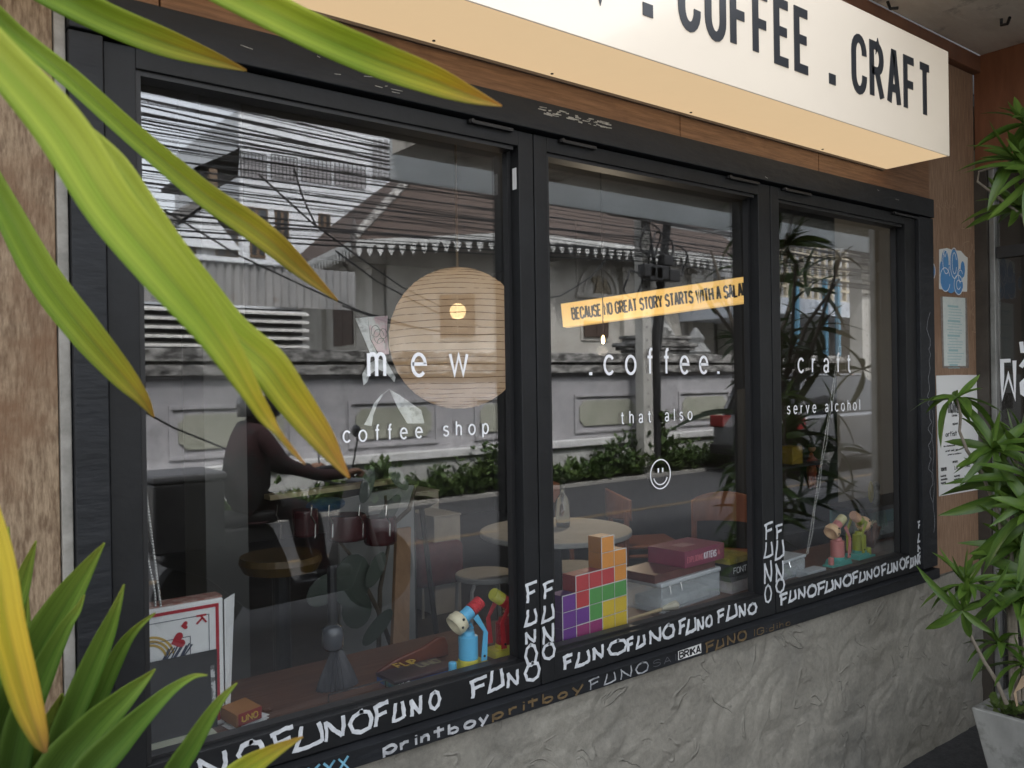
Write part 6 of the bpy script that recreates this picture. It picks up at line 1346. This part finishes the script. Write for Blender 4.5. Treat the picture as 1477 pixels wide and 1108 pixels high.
# foreground strap leaves close to the camera
def mleaf(name, cols, streak, dry=(.42, .22, .08), thin=.45):
    m = bpy.data.materials.new(name); m.use_nodes = True; n = m.node_tree; ln = n.links.new; p = n.nodes['Principled BSDF']; p.inputs['Roughness'].default_value = .5; p.inputs['Specular IOR Level'].default_value = .3
    uv = n.nodes.new('ShaderNodeUVMap'); sp = n.nodes.new('ShaderNodeSeparateXYZ'); ln(uv.outputs[0], sp.inputs[0])
    cr_ = n.nodes.new('ShaderNodeValToRGB'); el = cr_.color_ramp.elements; el[0].position = 0; el[0].color = (*cols[0], 1); el[1].position = 1; el[1].color = (*cols[-1], 1)
    for i, c in enumerate(cols[1:-1]): e_ = el.new((i+1)/(len(cols)-1)*.92); e_.color = (*c, 1)
    tn = n.nodes.new('ShaderNodeTexNoise'); tn.inputs['Scale'].default_value = 1; mp = n.nodes.new('ShaderNodeMapping'); mp.inputs['Scale'].default_value = (1.1, 13, 1); tn.inputs['Detail'].default_value = 3
    ln(uv.outputs[0], mp.inputs[0]); ln(mp.outputs[0], tn.inputs['Vector'])
    ad = n.nodes.new('ShaderNodeMath'); ad.operation = 'MULTIPLY_ADD'; ad.inputs[1].default_value = .35; ln(tn.outputs[0], ad.inputs[0]); ln(sp.outputs[0], ad.inputs[2])
    a2 = n.nodes.new('ShaderNodeMath'); a2.operation = 'SUBTRACT'; ln(ad.outputs[0], a2.inputs[0]); a2.inputs[1].default_value = .17; ln(a2.outputs[0], cr_.inputs[0])
    # fine parallel veins and a paler edge
    wv = n.nodes.new('ShaderNodeTexNoise'); mp2 = n.nodes.new('ShaderNodeMapping'); mp2.inputs['Scale'].default_value = (.6, 60, 1); ln(uv.outputs[0], mp2.inputs[0]); ln(mp2.outputs[0], wv.inputs['Vector']); wv.inputs['Scale'].default_value = 1; wv.inputs['Detail'].default_value = 2
    r2 = n.nodes.new('ShaderNodeMapRange'); r2.inputs['From Min'].default_value = .3; r2.inputs['From Max'].default_value = .7; r2.inputs['To Min'].default_value = .62; r2.inputs['To Max'].default_value = 1.3; ln(wv.outputs['Fac'], r2.inputs[0])
    mx = n.nodes.new('ShaderNodeMix'); mx.data_type = 'RGBA'; mx.blend_type = 'MULTIPLY'; mx.inputs[0].default_value = 1; ln(cr_.outputs[0], mx.inputs[6]); ln(r2.outputs[0], mx.inputs[7])
    bn = n.nodes.new('ShaderNodeBump'); bn.inputs['Strength'].default_value = .25; bn.inputs['Distance'].default_value = .002; ln(wv.outputs['Fac'], bn.inputs['Height']); ln(bn.outputs[0], p.inputs['Normal'])
    ns = n.nodes.new('ShaderNodeTexNoise'); mp3 = n.nodes.new('ShaderNodeMapping'); mp3.inputs['Scale'].default_value = (16, 5, 1); ln(uv.outputs[0], mp3.inputs[0]); ln(mp3.outputs[0], ns.inputs['Vector']); ns.inputs['Scale'].default_value = 1.5; ns.inputs['Detail'].default_value = 5; ns.inputs['Roughness'].default_value = .7
    r3 = n.nodes.new('ShaderNodeMapRange'); r3.inputs['From Min'].default_value = .68; r3.inputs['From Max'].default_value = .74; r3.inputs['To Max'].default_value = .55; ln(ns.outputs['Fac'], r3.inputs[0])
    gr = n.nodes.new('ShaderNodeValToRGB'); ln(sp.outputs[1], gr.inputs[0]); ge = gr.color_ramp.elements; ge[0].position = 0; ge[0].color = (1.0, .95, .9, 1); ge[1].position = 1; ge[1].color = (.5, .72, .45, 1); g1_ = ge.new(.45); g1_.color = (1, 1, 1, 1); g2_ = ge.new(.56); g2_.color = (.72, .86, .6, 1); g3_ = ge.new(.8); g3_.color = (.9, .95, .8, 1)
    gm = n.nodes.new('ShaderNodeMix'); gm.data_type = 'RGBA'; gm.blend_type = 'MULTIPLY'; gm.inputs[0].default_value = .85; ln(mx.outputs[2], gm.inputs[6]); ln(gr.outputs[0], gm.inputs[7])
    mx0 = gm; mx = n.nodes.new('ShaderNodeMix'); mx.data_type = 'RGBA'; ln(r3.outputs[0], mx.inputs[0]); ln(mx0.outputs[2], mx.inputs[6]); mx.inputs[7].default_value = (.22, .13, .04, 1)
    ln(mx.outputs[2], p.inputs['Base Color']); tr_ = n.nodes.new('ShaderNodeBsdfTranslucent'); ln(mx.outputs[2], tr_.inputs[0]); ms = n.nodes.new('ShaderNodeMixShader'); ms.inputs[0].default_value = thin
    ln(p.outputs[0], ms.inputs[1]); ln(tr_.outputs[0], ms.inputs[2]); ln(ms.outputs[0], n.nodes['Material Output'].inputs[0]); return m
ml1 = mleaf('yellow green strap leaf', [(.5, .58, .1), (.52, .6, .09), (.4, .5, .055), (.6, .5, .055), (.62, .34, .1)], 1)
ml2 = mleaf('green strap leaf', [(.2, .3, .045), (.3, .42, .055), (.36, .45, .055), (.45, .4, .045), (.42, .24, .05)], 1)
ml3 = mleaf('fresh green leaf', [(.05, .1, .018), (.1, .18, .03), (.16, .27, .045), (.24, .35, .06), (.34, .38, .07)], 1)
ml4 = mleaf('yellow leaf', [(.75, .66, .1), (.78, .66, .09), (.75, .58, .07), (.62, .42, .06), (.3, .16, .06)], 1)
def strap(parent, pts, m, thick=.0006, fold=.22, tw=0.):
    """pts: (px, py, distance along view, width in px)"""
    org = world_loc(parent); P_ = [atd(a, b, t_) for a, b, t_, w_ in pts]; W_ = [w_*t_/FPX for a, b, t_, w_ in pts]
    # smooth the centre line
    def cat(i, u, A):
        p0, p1, p2, p3 = A[max(i-1, 0)], A[i], A[i+1], A[min(i+2, len(A)-1)]
        return ((p1*2)+(p2-p0)*u+(p0*2-p1*5+p2*4-p3)*u*u+(p1*3-p0-p2*3+p3)*u**3)*.5
    C_ = []; WW = []
    for i in range(len(P_)-1):
        for k in range(8): C_.append(cat(i, k/8, P_)); WW.append(max(.0002, cat(i, k/8, W_)))
    C_.append(P_[-1]); WW.append(W_[-1]); n_ = len(C_)
    me = bpy.data.meshes.new('leaf'); v = []; f = []; uvs = []; K = 8
    for i, c in enumerate(C_):
        tg = (C_[min(i+1, n_-1)]-C_[max(i-1, 0)]).normalized(); vw = (CAM-c).normalized(); sd_ = tg.cross(vw).normalized(); nn = sd_.cross(tg).normalized()
        if nn.dot(vw) < 0: nn = -nn
        a = tw*(i/(n_-1)-.3); s2 = sd_*math.cos(a)+nn*math.sin(a); n2 = nn*math.cos(a)-sd_*math.sin(a)
        for j in range(K+1):
            u = j/K*2-1; v.append(c+s2*u*WW[i]/2+n2*(abs(u)**1.05*fold*1.25*WW[i]+.03*WW[i]*math.sin(u*9+i*.15))-org); uvs.append((i/(n_-1), j/K))
    for i in range(n_-1):
        for j in range(K): a = i*(K+1)+j; f.append((a, a+1, a+K+2, a+K+1))
    me.from_pydata(v, [], f); ul = me.uv_layers.new(name='UVMap')
    for l_ in me.loops: ul.data[l_.index].uv = uvs[l_.vertex_index]
    me.shade_smooth(); me.materials.append(m); o = bpy.data.objects.new('leaf', me); C.objects.link(o); o.parent = parent
    so_ = o.modifiers.new('thickness', 'SOLIDIFY'); so_.thickness = thick; return o
tall = thing('strap_leaf_plant', 'tall plant at the left whose arching yellow green strap leaves cross the window', 'plant', (-.75, -1.05, 0))
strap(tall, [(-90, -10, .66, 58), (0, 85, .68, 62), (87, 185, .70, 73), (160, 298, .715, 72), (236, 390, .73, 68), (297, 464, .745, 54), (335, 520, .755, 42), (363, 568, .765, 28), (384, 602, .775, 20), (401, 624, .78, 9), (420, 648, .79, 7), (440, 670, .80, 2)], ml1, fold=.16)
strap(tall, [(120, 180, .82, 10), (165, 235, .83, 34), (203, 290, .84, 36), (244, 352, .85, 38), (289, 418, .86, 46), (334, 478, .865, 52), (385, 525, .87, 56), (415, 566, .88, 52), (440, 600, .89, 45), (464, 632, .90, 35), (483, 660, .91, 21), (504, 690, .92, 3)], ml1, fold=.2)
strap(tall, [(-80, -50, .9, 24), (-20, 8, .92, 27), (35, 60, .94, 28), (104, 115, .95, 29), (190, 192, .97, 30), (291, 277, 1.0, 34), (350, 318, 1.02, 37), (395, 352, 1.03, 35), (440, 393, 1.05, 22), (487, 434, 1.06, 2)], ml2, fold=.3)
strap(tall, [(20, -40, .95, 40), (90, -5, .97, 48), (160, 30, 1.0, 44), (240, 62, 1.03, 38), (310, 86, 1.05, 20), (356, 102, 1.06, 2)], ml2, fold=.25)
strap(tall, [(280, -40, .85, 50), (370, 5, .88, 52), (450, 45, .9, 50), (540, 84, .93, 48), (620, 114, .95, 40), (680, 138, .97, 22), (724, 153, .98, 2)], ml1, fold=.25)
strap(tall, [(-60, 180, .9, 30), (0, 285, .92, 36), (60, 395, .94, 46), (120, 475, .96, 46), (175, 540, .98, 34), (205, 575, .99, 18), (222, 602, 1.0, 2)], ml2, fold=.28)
sb_ = [atd(-190, -150, .95), atd(-230, 300, .95), atd(-260, 1200, 1.0)]; sb_.append(Vector((sb_[-1].x, sb_[-1].y, 0)))
obj('stem', MB().tube(sb_, [.012, .016, .02, .022], 8), m_stem, tall)
low = thing('low_leafy_plant', 'low green leaved plant at the bottom left in front of the bleached panel', 'plant', tuple(atd(-20, 1400, 1.15)))
low.location.z = 0
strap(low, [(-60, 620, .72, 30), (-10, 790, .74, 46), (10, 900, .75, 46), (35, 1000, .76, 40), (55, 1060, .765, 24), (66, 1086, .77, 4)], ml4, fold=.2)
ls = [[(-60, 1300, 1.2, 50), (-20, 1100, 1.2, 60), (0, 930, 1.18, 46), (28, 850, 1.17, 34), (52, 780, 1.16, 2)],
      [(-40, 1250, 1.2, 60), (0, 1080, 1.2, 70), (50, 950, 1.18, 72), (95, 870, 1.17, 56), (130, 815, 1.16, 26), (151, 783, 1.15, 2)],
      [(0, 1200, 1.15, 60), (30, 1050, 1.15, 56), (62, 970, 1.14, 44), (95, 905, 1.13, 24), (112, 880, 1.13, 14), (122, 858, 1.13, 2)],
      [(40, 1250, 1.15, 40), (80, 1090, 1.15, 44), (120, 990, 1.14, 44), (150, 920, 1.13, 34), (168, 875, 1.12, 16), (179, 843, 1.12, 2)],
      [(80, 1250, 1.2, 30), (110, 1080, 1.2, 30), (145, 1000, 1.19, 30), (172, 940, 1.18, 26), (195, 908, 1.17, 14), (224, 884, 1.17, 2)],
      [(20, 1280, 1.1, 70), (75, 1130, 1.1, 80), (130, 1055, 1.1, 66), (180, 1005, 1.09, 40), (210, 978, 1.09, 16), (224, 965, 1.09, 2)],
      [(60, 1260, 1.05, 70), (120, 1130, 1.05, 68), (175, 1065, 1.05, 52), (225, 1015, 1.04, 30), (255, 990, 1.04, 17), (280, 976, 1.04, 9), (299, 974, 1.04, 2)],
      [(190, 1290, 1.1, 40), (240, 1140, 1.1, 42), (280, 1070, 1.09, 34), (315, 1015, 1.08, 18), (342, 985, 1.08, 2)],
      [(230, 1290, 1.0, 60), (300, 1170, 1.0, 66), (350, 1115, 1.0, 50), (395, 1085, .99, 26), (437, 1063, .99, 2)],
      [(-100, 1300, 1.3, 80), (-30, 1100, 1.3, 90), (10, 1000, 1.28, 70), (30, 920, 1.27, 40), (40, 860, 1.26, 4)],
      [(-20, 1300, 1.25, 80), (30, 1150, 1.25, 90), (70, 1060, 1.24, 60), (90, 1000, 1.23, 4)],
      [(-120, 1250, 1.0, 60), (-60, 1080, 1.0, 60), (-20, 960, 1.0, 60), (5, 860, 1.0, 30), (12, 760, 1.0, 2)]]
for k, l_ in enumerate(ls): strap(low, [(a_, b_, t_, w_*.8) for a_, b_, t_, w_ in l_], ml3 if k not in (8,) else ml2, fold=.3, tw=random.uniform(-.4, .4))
bs2 = atd(60, 1290, 1.12); obj('stem', MB().tube([(bs2.x, bs2.y, bs2.z+.05), (bs2.x-.05, bs2.y, 0)], [.02, .028], 8), m_stem, low)
